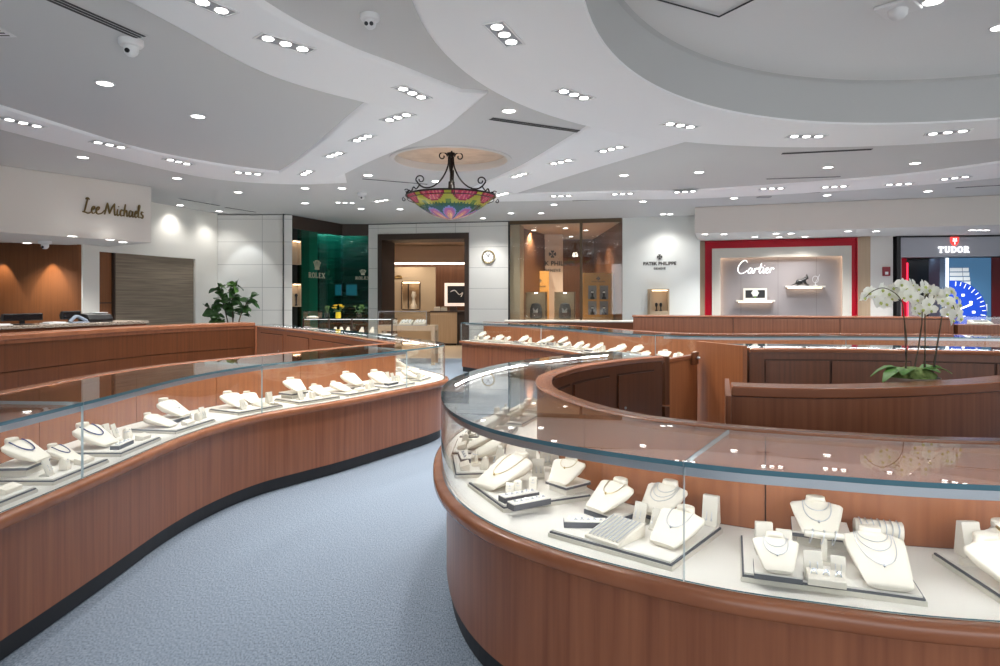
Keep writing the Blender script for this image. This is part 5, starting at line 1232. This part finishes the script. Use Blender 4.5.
# ----- generic trays following the lanes
LAYOUTS = [
 [('riser_tall', -.09, .07, .1, 'at the back corner', 0, 1.), ('bust', -.09, .065, .0, 'on the tall riser', .0505, 1.05), ('bust', .115, .02, .1, 'beside the riser', 0, .85), ('card', -.14, -.09, .1, 'at the front corner', 0, 1.), ('wedge', -.03, -.10, 0, 'at the front middle', 0, 1.), ('block', .10, -.11, 0, 'along the front', 0, .85), ('finger', .17, .08, 0, 'at the back end', 0, 1.)],
 [('bust', -.07, .075, -.1, 'at the back', 0, 1.2), ('pad', -.08, -.10, .05, 'along the front', 0, .95), ('tall', .08, .09, 0, 'at the back wall', 0, .9), ('finger', .06, -.04, 0, 'in the middle', 0, 1.1), ('wedge', .15, .0, -.2, 'at the end', 0, 1.05), ('block', .12, -.11, 0, 'at the front end', 0, .85), ('card', .17, .09, .1, 'at the back end', 0, 1.)],
 [('riser', .06, .07, 0, 'at the back', 0, 1.1), ('bust', .06, .065, .05, 'on the low riser', .029, 1.15), ('easel', -.125, .02, .05, 'at the near end', 0, .80), ('card', .178, -.09, -.1, 'at the front end', 0, 1.), ('finger', .04, -.10, 0, 'in the front middle', 0, .95), ('block', -.02, -.12, 0, 'at the front edge', 0, .8), ('wedge', .10, -.11, .1, 'at the front corner', 0, 1.)],
 [('bust', -.09, .05, .1, 'at the near end', 0, 1.1), ('bust', .10, .085, -.1, 'at the back end', 0, .85), ('tall', .168, -.058, 0, 'at the end', 0, .85), ('ramp', .06, -.088, .0, 'at the front', 0, .68), ('card', -.12, -.10, .1, 'at the front corner', 0, .95), ('dish', .166, -.125, 0, 'at the front end', 0, .8)]]
def lane_trays(lane, spots, case, lays, w=.42, d=.34, inset=.06, number=0, keep=7):
    for k, s_ in enumerate(spots):
        p, n = lane.arc(s_); c = p - n * (inset + d / 2); rz = math.atan2(n.y, n.x) + PI / 2
        T = Tray(c.x, c.y, rz, w, d, ORD[number + k], case)
        for key, lx, ly, r_, at_, z, sc in LAYOUTS[lays[k % len(lays)]][:keep]:
            o = T.put(key, lx * w / .42, ly * d / .34, r_, at_, z, sc)
            if case == CL and key == 'bust' and k < 4 and z >= 0:
                necklace(T, o, SB, .4, '%s necklace, bust %s, %s tray of %s' % ('blue beaded' if k < 3 else 'silver', at_, ORD[number + k], case), 'sapphire' if k < 3 else 'silver', .003 if k < 3 else .0016, k >= 3)
def arc_of(lane, x, y):
    return lane.cum[lane.near(x, y)]
# S-curved case: first tray starts at the frame edge
s0 = arc_of(LEFT, -2.0, 2.72)
spots = [s0 + .0, arc_of(LEFT, -2.0, 3.25), arc_of(LEFT, -2.0, 3.78), arc_of(LEFT, -1.95, 4.30), arc_of(LEFT, -1.77, 4.92), arc_of(LEFT, -1.46, 5.38), arc_of(LEFT, -1.18, 5.82), arc_of(LEFT, -.90, 6.28)]
lane_trays(LEFT, spots, CL, [1, 0, 1, 2, 3, 0, 2, 1])
T = Tray(-.90, 6.86, R(75), .30, .26, 'tip', CL)
for a_ in (('bust', -.085, .05, .1, 'at the back', 0, .95), ('bust', .095, .02, -.05, 'at the back end', 0, .9), ('wedge', -.02, -.07, 0, 'at the front', 0, 1.), ('card', -.120, -.090, 0, 'at the front corner', 0, .9)): T.put(a_[0], a_[1], a_[2], a_[3], a_[4], a_[5], a_[6])
lane_trays(LEFT, [arc_of(LEFT, -1.0, 7.95), arc_of(LEFT, -1.4, 8.6)], CL, [3, 0], number=9, keep=3)
# nose and far side of the ring
lane_trays(RING, [arc_of(RING, *q) for q in ((-.30, 3.30), (-.318, 3.72), (-.26, 4.18), (-.11, 4.66), (.14, 5.14), (.50, 5.60), (.86, 5.95))], CR, [1, 0, 2, 3, 0, 1, 2], w=.37, d=.30, keep=6)
# far ring arm: tall white pieces seen over its rail
lane_trays(ARC, [.75], CA, [0], keep=3)
# far long case
tot = FAR.cum[-1]
lane_trays(FAR, [.45 + .56 * i for i in range(11)], CF, [0, 3, 1, 2], keep=5, w=.40)
# ---------------------------------------------------------------- plants
def leaf_pts(base, d, l, w, droop, n=5, waist=.55, roll=0.):
    """rows of three points for a leaf blade"""
    d = Vector(d).normalized(); side = d.cross(Vector((0, 0, 1)))
    if side.length < .05: side = Vector((1, 0, 0))
    side.normalize(); side = Matrix.Rotation(roll, 3, d) @ side; up = side.cross(d); rows = []
    for i in range(n + 1):
        t = i / n; c = Vector(base) + d * l * t - Vector((0, 0, 1)) * droop * l * t * t
        ww = w * math.sin(PI * min(1, (t * .93 + .04)) ** (1.25 if waist > .5 else .8)) * .5 + .002
        rows.append([c - side * ww + up * ww * .25, c, c + side * ww + up * ww * .25])
    return rows
def blade(mb, rows, mi=0, th=.002):
    top = [[p + Vector((0, 0, th)) for p in r] for r in rows]
    mb.loft([[*t, *reversed(b)] for t, b in zip(top, rows)], True, mi)

# fiddle leaf fig
Df = 13.4; xf = X(231, Df)
fg = thing('fiddle_leaf_fig', 'broad leafed potted fig before the pale panelled wall', 'plant', (xf, Df, 0))
mb = MB(); mb.lathe([(.18, 0), (.22, .05), (.25, .42), (.26, .45), (.235, .45), (.22, .38), (.01, .37)], 24); mb.build('pot', 'pot', fg, smooth=50)
mb = MB(); mb.lathe([(.215, .365), (.18, .395), (.01, .40)], 20); mb.build('soil', 'moss', fg)
stems = [[(0, 0, .36), (-.05, 0, .9), (-.16, .02, 1.35), (-.26, .0, 1.74)], [(.03, .02, .36), (.02, .05, 1.0), (.03, 0, 1.5), (.12, .02, 1.80)], [(.05, -.03, .36), (.15, -.03, .9), (.26, -.05, 1.25), (.42, -.04, 1.50)], [(-.02, -.02, .36), (-.06, -.06, .8), (-.2, -.1, 1.1), (-.40, -.1, 1.30)]]
mb = MB(); ml = MB()
for st in stems:
    c = catmull(st, 8); mb.tube(c, [.018 * (1 - .6 * i / len(c)) for i in range(len(c))], 7)
    for i in range(13, len(c)):
        for q in range(2):
            a = rnd.uniform(0, 2 * PI); e_ = rnd.uniform(-.5, 1.1); l = rnd.uniform(.17, .25)
            rows = leaf_pts(c[i], (math.cos(a) * math.cos(e_), math.sin(a) * math.cos(e_), math.sin(e_)), l, l * .74, rnd.uniform(.1, .5), roll=rnd.uniform(-1.1, 1.1))
            blade(ml, rows, 1 if (c[i].z > 1.62 and rnd.random() < .5) else 0)
mb.build('trunk', 'bark', fg, smooth=50); ml.build('foliage', ['leaf', 'leaf2'], fg, smooth=60)

# white orchid on the service desk
Do = 4.12; xo = X(912, Do)
orc = thing('white_orchid', 'white moth orchid with arching sprays on the curved service desk', 'plant', (xo, Do, .8205))
mb = MB(); mb.lathe([(.10, 0), (.12, .02), (.15, .16), (.155, .18), (.14, .18), (.13, .14), (.01, .13)], 24); mb.build('pot', 'pot', orc, smooth=50)
mb = MB(); mb.lathe([(.138, .14), (.13, .19), (.10, .225), (.05, .24), (.001, .245)], 22)
for i in range(60):
    a = rnd.uniform(0, 2 * PI); r = rnd.uniform(.0, .13); mb.lathe([(.001, -.012), (.016, 0), (.010, .012), (.001, .017)], 6, (math.cos(a) * r, math.sin(a) * r, .225 - r * r * 2.2))
mb.build('moss', 'moss', orc, smooth=60)
zb = .225
for a, l, w, dr in ((2.75, .24, .10, .75), (3.35, .22, .11, .85), (3.9, .20, .10, .6), (.2, .23, .085, .55), (-.35, .22, .09, .6), (5.3, .15, .09, .5)):
    mb = MB(); r0 = .04; blade(mb, leaf_pts((math.cos(a) * r0, math.sin(a) * r0, zb - .02), (math.cos(a), math.sin(a), .75), l, w, dr), 0, .004); mb.build('leaf', 'leaf2', orc, smooth=60)
def fl_pos(px, py, dy=0.): 
    D = Do + dy; return Vector(((px - 500) * D / F - xo, dy, pz(py, D) - .8205))
fb = MB(); fc = MB()
for k in range(2):   # two broad side petals
    s = 1 if k else -1; rows = []
    fb.loft([[(s * u * .042, -.004 + .006 * math.sin(PI * u) + .002 * q, v * .026 * math.sin(PI * min(1, .12 + u * .82)) + .004) for v in (-1, -.4, .4, 1)] for q, u in ((0, .05), (0, .35), (0, .7), (0, 1))], False, 0, False)
for a in (PI / 2, PI / 2 + 2.2, PI / 2 - 2.2):
    c, s = math.cos(a), math.sin(a)
    fb.loft([[(c * u * .038 - s * v * .015 * math.sin(PI * min(1, .12 + u * .85)), .002 + .003 * u, s * u * .038 + c * v * .015 * math.sin(PI * min(1, .12 + u * .85))) for v in (-1, 0, 1)] for u in (.05, .5, 1)], False, 0, False)
fb.lathe([(.001, -.012), (.007, -.006), (.008, .0), (.003, .006)], 7, (0, -.008, -.006), 1)
flower_me = None
sprays = [  # base px, bend points, flower string (px, py)
 ((905, 372), [(907, 345), (904, 318), (902, 303), (896, 294), (884, 288), (873, 291), (864, 299)]),
 ((913, 373), [(919, 345), (922, 320), (921, 300), (915, 291), (905, 286), (895, 288)]),
 ((924, 373), [(925, 345), (925, 315), (925, 298), (930, 293), (934, 297), (924, 308), (915, 312)]),
 ((932, 372), [(937, 345), (941, 322), (943, 306), (946, 298), (952, 303), (957, 316)])]
blooms = [(864, 297), (870, 292), (876, 296), (882, 289), (888, 293), (879, 302), (886, 304), (894, 288), (899, 294), (892, 299), (902, 284), (907, 289), (912, 285), (904, 297), (911, 295), (918, 289), (924, 286), (917, 300), (925, 293), (931, 290), (937, 295), (913, 307), (919, 312), (928, 303), (931, 310), (923, 309),
          (945, 294), (950, 291), (955, 297), (947, 302), (941, 300), (959, 304), (953, 307), (948, 313), (956, 314), (952, 320), (960, 318)]
for b0, pts in sprays:
    dy0 = rnd.uniform(-.05, .05); P0 = fl_pos(*b0, dy0); P0.z = .2
    c = catmull([P0] + [fl_pos(x, y, dy0) for x, y in pts], 6)
    mb = MB(); mb.tube(c, [.0042 * (1 - .5 * i / len(c)) for i in range(len(c))], 6); st = mb.build('stem', 'bark', orc, smooth=50)
    mb = MB(); q = fl_pos(pts[1][0], pts[1][1], dy0); mb.tube([P0 + Vector((.012, .005, 0)), q + Vector((.004, .004, 0))], .0028, 5); mb.build('support_stick', 'black', st)
first = None
for i, (px, py) in enumerate(blooms):
    q = fl_pos(px, py, rnd.uniform(-.07, .07))
    if first is None:
        o = fb.build('blossom', ['petal', 'petalheart'], orc, q, 0, smooth=70); first = o
    else:
        o = first.copy(); COL.objects.link(o); o.parent = orc; o.location = q
    o.rotation_euler = (rnd.uniform(-.5, .3), rnd.uniform(-.5, .5), rnd.uniform(-.9, .9)); s = rnd.uniform(.95, 1.25); o.scale = (s, s, s)

# ---------------------------------------------------------------- hanging stained glass bowl
Dl = MED[1]; xl = MED[0]; zr = pz(196, Dl); rb = .605
chd = thing('hanging_lamp', 'stained glass bowl lamp on scrolled iron arms below the round ceiling medallion', 'lamp', (xl, Dl, 0))
zbot = pz(219.5, Dl); NT, NV = 160, 30
vs, fs, cols = [], [], []
for j in range(NV + 1):
    v = j / NV; q_ = max(.002, 1 - v); r = rb * q_; z = zr - (zr - zbot) * (1 - q_ ** 1.85)
    for i in range(NT): vs.append((r * math.cos(2 * PI * i / NT), r * math.sin(2 * PI * i / NT), z))
def glass_col(u, v):
    n = 8; q = (u * n) % 1.0 - .5; p2 = (u * n + .5) % 1.0 - .5
    d = math.hypot(q / .40, v / .24)
    if d < 1:        # row of red pink scallops hanging from the rim
        if d > .84: return (.20, .012, .03)
        return [(.40, .035, .06), (.50, .11, .13), (.34, .03, .09)][int((q + .5) * 22 + d * 3) % 3]
    jag = .27 + .035 * abs(((u * n * 7) % 1.0) - .5) * 2
    if v < jag: return (.30, .29, .03) if v < .2 or abs(p2) > .1 else (.10, .16, .03)
    if v < jag + .07: return (.015, .07, .025)
    e = math.hypot(p2 / .47, max(0, .72 - v) / .34)
    if e < 1:        # lower row of rounded petals
        if e > .88: return (.16, .17, .40)
        if e > .62: return (.33, .09, .24)
        if e > .40: return (.50, .17, .20)
        return (.72, .36, .17) if int((p2 + .5) * 26) % 3 else (.40, .13, .12)
    return (.015, .07, .07)
for j in range(NV):
    for i in range(NT):
        k = (i + 1) % NT; fs.append((j * NT + i, j * NT + k, (j + 1) * NT + k, (j + 1) * NT + i)); cols.append(glass_col((i + .5) / NT, (j + .5) / NV))
me = bpy.data.meshes.new('glass_bowl'); me.from_pydata(vs, [], fs); ca = me.color_attributes.new('pane_colour', 'FLOAT_COLOR', 'CORNER')
k = 0
for f, c in zip(me.polygons, cols):
    f.use_smooth = True
    for _ in f.loop_indices: ca.data[k].color = (*c, 1); k += 1
m, nt, p = new_mat('stained glass'); at_n = nt.nodes.new('ShaderNodeVertexColor'); at_n.layer_name = 'pane_colour'
nt.links.new(at_n.outputs['Color'], p.inputs['Base Color']); nt.links.new(at_n.outputs['Color'], p.inputs['Emission Color']); p.inputs['Emission Strength'].default_value = .10; p.inputs['Roughness'].default_value = .2
me.materials.append(m); o = bpy.data.objects.new('glass_bowl', me); COL.objects.link(o); o.parent = chd
mb = MB(); mb.tube([(rb * 1.01 * math.cos(a), rb * 1.01 * math.sin(a), zr - .005) for a in [2 * PI * i / 64 for i in range(64)]], .012, 6, 0, True); mb.tube([(rb * .975 * math.cos(a), rb * .975 * math.sin(a), zr - .055) for a in [2 * PI * i / 64 for i in range(64)]], .006, 5, 0, True); mb.build('rim', 'iron', chd, smooth=60)
mb = MB(); mb.lathe([(.06, 3.53), (.06, 3.50), (.05, 3.46), (.03, 3.44), (.022, 3.40), (.03, 3.3), (.014, 3.2), (.011, zr + .0), (.011, zr - .1), (.03, zr - .14)], 12); mb.build('stem_rod', 'iron', chd, smooth=50)
def scroll(c0, r0, a0, turns, n=18):
    return [(c0[0] + r0 * (1 - .75 * t) * math.cos(a0 + turns * 2 * PI * t), c0[1] + r0 * (1 - .75 * t) * math.sin(a0 + turns * 2 * PI * t)) for t in [i / n for i in range(n + 1)]]
for ang in (R(8), R(98), R(188), R(278)):
    ca_, sa = math.cos(ang), math.sin(ang); P3 = lambda q: [(r * ca_, r * sa, z) for r, z in q]
    mb = MB(); main = catmull([(.03, 0, 3.44), (.045, 0, 3.30), (.12, 0, 3.14), (.23, 0, 3.035), (.34, 0, 3.005), (.42, 0, 3.035), (.475, 0, 3.10)], 6)
    mb.tube(P3([(p[0], p[2]) for p in main]), .011, 6); mb.tube(P3(scroll((.415, 3.115), .065, -.25, 1.1)), .009, 6)
    mb.tube(P3(scroll((.115, 3.44), .065, PI, -1.1)), .009, 6)
    mb.tube(P3([(p[0], p[2]) for p in catmull([(.43, 0, 3.04), (.475, 0, 2.985), (.51, 0, 3.01), (.54, 0, 2.95), (.575, 0, 2.965), (.615, 0, zr)], 5)]), .010, 6); mb.tube(P3(scroll((.60, zr + .05), .035, .5, 1.)), .007, 5)
    mb.tube(P3(scroll((rb + .03, zr - .06), .03, 1.5, -1.)), .006, 5)
    mb.build('scroll_arm', 'iron', chd, smooth=60)
li = bpy.data.lights.new('bowl glow', 'POINT'); li.energy = 5; li.color = (1, .88, .76); li.shadow_soft_size = .1
lo = bpy.data.objects.new('bowl glow', li); COL.objects.link(lo); lo.parent = chd; lo.location = (0, 0, zr + .12)

# ---------------------------------------------------------------- ceiling fittings
def spot(name, energy, size, blend, col=(1, .975, .94), soft=.06):
    l = bpy.data.lights.new(name, 'SPOT'); l.energy = energy; l.spot_size = R(size); l.spot_blend = blend; l.color = col; l.shadow_soft_size = soft; return l
L3 = spot('triple lamp light', 86, 125, .9); L1 = spot('single lamp light', 62, 125, .8)
# triple fixture
t = thing('recessed_triple_downlight', 'x', 'ceiling light')
mb = MB(); w, h = .215, .078
mb.box(-w, w, -h, -h + .014, -.008, -.0005); mb.box(-w, w, h - .014, h, -.008, -.0005); mb.box(-w, -w + .014, -h + .014, h - .014, -.008, -.0005); mb.box(w - .014, w, -h + .014, h - .014, -.008, -.0005); mb.build('trim_frame', 'white', t)
MB().box(-w + .014, w - .014, -h + .014, h - .014, -.004, -.0005).build('housing', 'lampgrey', t)
for x in (-.135, 0, .135):
    mb = MB(); mb.lathe([(.039, -.0085), (.039, -.0045)], 20, (x, 0, 0)); mb.build('lamp', 'lamp', t)
lo = bpy.data.objects.new('triple_light', L3); COL.objects.link(lo); lo.parent = t; lo.location = (0, 0, -.05)
proto('triple', t)
t = thing('recessed_downlight', 'x', 'ceiling light')
mb = MB(); mb.lathe([(.066, -.0005), (.082, -.0005), (.080, -.006), (.066, -.008)], 24, cap=False); mb.loft([[(.066 * math.cos(a), .066 * math.sin(a), z) for a in [2 * PI * k / 24 for k in range(24)]] for z in (-.0005, -.008)], False); mb.build('trim_ring', 'white', t)
mb = MB(); mb.lathe([(.064, -.001), (.062, -.005)], 20); mb.build('lamp', 'lamp', t)
lo = bpy.data.objects.new('single_light', L1); COL.objects.link(lo); lo.parent = t; lo.location = (0, 0, -.05)
proto('single', t)
def triples(lst, z, where):
    for i, (a, b) in enumerate(lst):
        p, q = Vector(at(*a, z)), Vector(at(*b, z)); c = (p + q) / 2
        PROTO.put('triple', (c.x, c.y, z - .0006), math.atan2((q - p).y, (q - p).x), ('%s triple downlight %s' % (ORD[i], where)))
triples([((190, -4), (215, 7)), ((262, 36), (308, 50)), ((400, 87), (424, 98))], ZB, 'on the white ceiling band curving toward the big ring, from the camera')
triples([((388, 120), (408, 114)), ((355, 141), (370, 135)), ((328, 157), (341, 152)), ((302, 175), (311, 170))], ZB, 'on the band slanting away from the ring, ring end first')
triples([((8, 119), (38, 126)), ((97, 142), (122, 147)), ((168, 159), (189, 164)), ((236, 172), (260, 174))], ZB, 'on the band in front of the pale sign soffit, camera end first')
triples([((494, 23), (514, 44)), ((555, 88), (592, 100)), ((660, 122), (700, 128)), ((787, 136), (826, 136)), ((926, 134), (970, 130))], 3.3, 'around the big round ceiling ring, camera end first')
triples([((602, 151), (621, 146.5)), ((553, 163.5), (569, 160)), ((513, 177), (526, 173)), ((495, 196), (510, 192))], ZB, 'on the band running from the ring past the bowl lamp')
triples([((552, 196), (570, 195.5)), ((614, 194), (631, 193.3)), ((676, 192), (694, 191)), ((763, 188.6), (781, 188)), ((825, 187), (844, 186)), ((889, 184.5), (909, 183.5)), ((944, 179), (966, 176.5))], ZB, 'on the far band before the wall displays, from the bowl lamp')
triples([((375, 201.5), (388, 199.5)), ((338, 202.3), (352, 202.8))], ZC, 'between the bowl lamp and the green glass corner')
LWEAK = spot('single lamp light near a wall', 24, 125, .9)
def singles(lst, z, where):
    for i, (px, py) in enumerate(lst):
        x, y = at(px, py, z); o = PROTO.put('single', (x, y, z - .0006), 0, '%s small round downlight %s' % (ORD[i], where))
        if (px, py) in ((663, 214), (670, 214), (177, 178), (180, 205), (219, 211), (238, 192), (541, 213), (554, 204.3)):
            for c in o.children:
                if c.type == 'LIGHT': c.data = LWEAK
singles([(105, 83), (198, 116)], ZC, 'in the grey ceiling bay over the long left aisle')
for o in list(bpy.data.objects):
    if o.get('label', '').endswith('over the long left aisle'): o['label'] = o['label'].replace('over the long left aisle', 'framed by three white bands')
singles([(83, 157), (177, 178), (180, 205), (219, 211), (238, 192), (305, 188), (305, 203), (342, 188)], ZC, 'counting from the sign soffit toward the green corner')
singles([(361, 208.5), (368, 175), (400, 209), (436, 181), (483, 218), (511, 213)], ZC, 'around the bowl lamp, counting from the green corner')
singles([(509, 110.5), (597, 126.3)], ZC, 'beside the air slot next to the big ring')
singles([(624, 175), (699, 172), (828, 167), (915, 163)], ZC, 'in the grey bay between the ring and the far band')
singles([(541, 213), (554, 204.3), (643, 201.3), (663, 214), (670, 214), (734, 198), (827, 195), (928, 191)], ZC, 'behind the far band, counting from the clock')
singles([(933, 1), (1000, 27)], 3.758, 'inside the raised ceiling dome, from the dome camera')
singles([(705, 234), (724, 234), (776, 233.4), (791, 233.2), (848, 231), (876, 231), (972, 230), (979, 230), (986, 230)], 2.849, 'in the front row under the soffit, from the plaster wall')
singles([(755, 236.7), (779, 237), (805, 236.5)], 2.849, 'in the back row under the soffit over the red display')
singles([(27, 242.8), (72, 235.8), (110, 239.3), (123, 241.8)], 2.439, 'under the sign soffit, from the wooden niche')
# air slots
def air_slot(p0, p1, n, label, z=ZC, w=.03):
    a, b = Vector(at(*p0, z)), Vector(at(*p1, z)); L = (b - a).length; t = thing('air_slot_vent', label, 'air vent', (a.x, a.y, z - .001), math.atan2((b - a).y, (b - a).x))
    W_ = n * (w + .014) + .014
    mb = MB(); mb.box(0, L, -W_ / 2, W_ / 2, -.004, -.0005); mb.build('frame', 'ceil', t)
    for i in range(n):
        y = -W_ / 2 + .014 + i * (w + .014); mb = MB(); mb.box(.01, L - .01, y, y + w, -.007, -.0041); mb.build('slot', 'slot', t)
air_slot((50, -3), (142, 37), 3, 'three-slot air vent beside the dome camera over the S-curved case', w=.024)
air_slot((490, 118), (580, 131), 2, 'dark air slot between the bowl lamp and the big ring', w=.04)
air_slot((362, 178.5), (428, 184), 1, 'thin air slot just behind the bowl lamp arms', w=.04)
air_slot((179, 198.3), (220, 205.5), 1, 'thin air slot over the stone panel, soffit end', w=.05); air_slot((225, 207), (256, 212), 1, 'thin air slot over the pale panelled wall', w=.05)
air_slot((572, 200.5), (630, 198.3), 1, 'thin air slot over the glass shop front', w=.05)
air_slot((781, 153.3), (873, 148.8), 2, 'dark air slot close behind the big ceiling ring', w=.035)
air_slot((766, 178.7), (841, 176.3), 1, 'thin air slot in the grey bay before the far band', w=.045); air_slot((757, 194), (821, 192), 1, 'thin air slot behind the far band over the red display', w=.05); air_slot((955, 187.5), (1003, 184.8), 1, 'thin air slot behind the far band over the grey shop front', w=.05)
x, y = at(764, 197, ZC); MB().box(-.12, .12, -.07, .07, -.01, -.0005).build('square_vent', 'lampgrey', None, (x, y, ZC)); tag(bpy.data.objects['square_vent'], 'small grey ceiling vent behind the far band over the red display', 'air vent')
x, y = at(3, 32, ZC); t = thing('square_vent', 'white ceiling grille at the frame edge beside the three-slot vent', 'air vent', (x - .08, y, ZC)); MB().box(-.12, .12, -.08, .08, -.006, -.0005).build('frame', 'white', t)
for i in range(3): MB().box(-.09, .09, -.05 + .045 * i, -.035 + .045 * i, -.008, -.0061).build('slot', 'slot', t)
# dome cameras and detectors
def dome(px, py, z, label, k=1., dark=False):
    x, y = at(px, py, z); t = thing('dome_camera', label, 'camera', (x, y, z - .0008))
    mb = MB(); mb.lathe([(.085 * k, 0), (.085 * k, -.03 * k), (.075 * k, -.045 * k), (.05 * k, -.05 * k)], 24); mb.build('ceiling_base', 'white', t, smooth=40)
    mb = MB(); mb.lathe([(.052 * k, -.0505 * k), (.052 * k, -.075 * k), (.045 * k, -.10 * k), (.025 * k, -.118 * k), (.001, -.124 * k)], 20); h = mb.build('dome', 'white', t, smooth=60)
    for s_ in ((-1, 1) if dark else (0,)):
        mb = MB(); mb.tube([(s_ * .022 * k, -.045 * k, -.092 * k), (s_ * .022 * k, -.056 * k, -.094 * k)], .017 * k, 12); mb.build('lens', 'black', h)
dome(131, 40, ZC, 'white dome camera at the end of the three-slot air vent', 1.0); dome(370, 15, ZC, 'white twin-lens ceiling camera before the big ring', .78, True)
dome(45, 241, 2.439, 'white dome camera under the sign soffit over the wooden niche', 1.1); dome(362, 193, ZC, 'small white ceiling dome between the bowl lamp and green corner', 1.)
x, y = at(898, 6, 3.758); t = thing('dome_camera', 'square-based white sensor inside the raised ceiling dome', 'sensor', (x, y, 3.756), R(40)); MB().box(-.13, .13, -.13, .13, -.03, -.0005).build('base_plate', 'white', t, bevel=.01); mb = MB(); mb.lathe([(.07, -.0305), (.065, -.07), (.04, -.10), (.001, -.11)], 20); mb.build('dome', 'white', t, smooth=60)
# access panel in the dome ceiling
xa, ya = at(690, 6, 3.757); mb = MB(); s_ = .42
for (a0, b0, a1, b1) in ((-s_, -s_, s_, -s_), (s_, -s_, s_, s_), (s_, s_, -s_, s_), (-s_, s_, -s_, -s_)): mb.tube([(a0, b0, 0), (a1, b1, 0)], .008, 4)
o = mb.build('access_panel', 'slot', None, (xa + .1, ya - .42, 3.738), R(28)); tag(o, 'square access panel outline in the raised ceiling dome', 'access panel')

# ---------------------------------------------------------------- extra light the place has: lamps close to walls, and lamps further back in the shop
def wash(px, py, D, z, e, tilt=0, size=70, col=(.93, .97, 1)):
    l = spot('wall washer', e, size, .35, col, .02); o = bpy.data.objects.new('wall_washer_light', l); COL.objects.link(o); x = (px - 500) * D / F; o.location = (x, D, z); o.rotation_euler = (tilt, 0, 0); return o
wash(240, 215, 14.2, 3.36, 26, R(8), 64); wash(660, 215, 14.65, 3.36, 8, R(8), 64); wash(490, 220, 15.65, 3.36, 15, R(8), 64)
for px, D_ in ((42, 11.36), (-8, 11.55)): wash(px, 245, D_, 2.42, 38, R(6), 62, (1, .82, .6))
for x, y in ((-3, 0), (0, -1.5), (3, 0), (6, 1), (-6, 2), (-8, 5), (8.5, 3), (10, 6), (-3, 13.5), (2.0, 14.3), (6.0, 13.4), (9.5, 9.5)):
    if y < 3 or abs(x) > 7.5:
        PROTO.put('triple', (x, y, (3.3 if 0 < x < 7 and y < 5 and False else ZC) - .0006), 0, 'triple downlight over the entrance side of the shop', 'entrance side downlights')
def area(name, loc, sx, sy, e, col=(1, .96, .9), rot=(0, 0, 0)):
    l = bpy.data.lights.new(name, 'AREA'); l.shape = 'RECTANGLE'; l.size = sx; l.size_y = sy; l.energy = e; l.color = col; o = bpy.data.objects.new(name, l); COL.objects.link(o); o.location = loc; o.rotation_euler = rot; return o
LW = spot('warm room light', 120, 130, .9, (1, .86, .70))
def room_lamp(x, y, z, label, e=None):
    o = PROTO.put('single', (x, y, z - .0006), 0, label); l = [c for c in o.children if c.type == 'LIGHT'][0]; l.data = LW
    return o
for i, (x, y) in enumerate(((-3.0, 18.6), (-1.6, 18.6), (-3.0, 21.0), (-1.4, 21.0))): room_lamp(x, y, 3.319, ORD[i] + ' small downlight in the warm room beyond the brown doorway')
for i, (x, y) in enumerate(((.9, 17.4), (1.7, 16.9), (2.3, 17.4), (2.1, 19.2))): room_lamp(x, y, 3.319, ORD[i] + ' small downlight inside the glass fronted watch room')
area('green_room_light', (-4.6, 17.70, 3.27), 1.6, .08, 45, (.6, 1, .92))
area('shop_window_light', (9.7, 14.3, 2.4), 1.6, .3, 6, (.9, .95, 1))
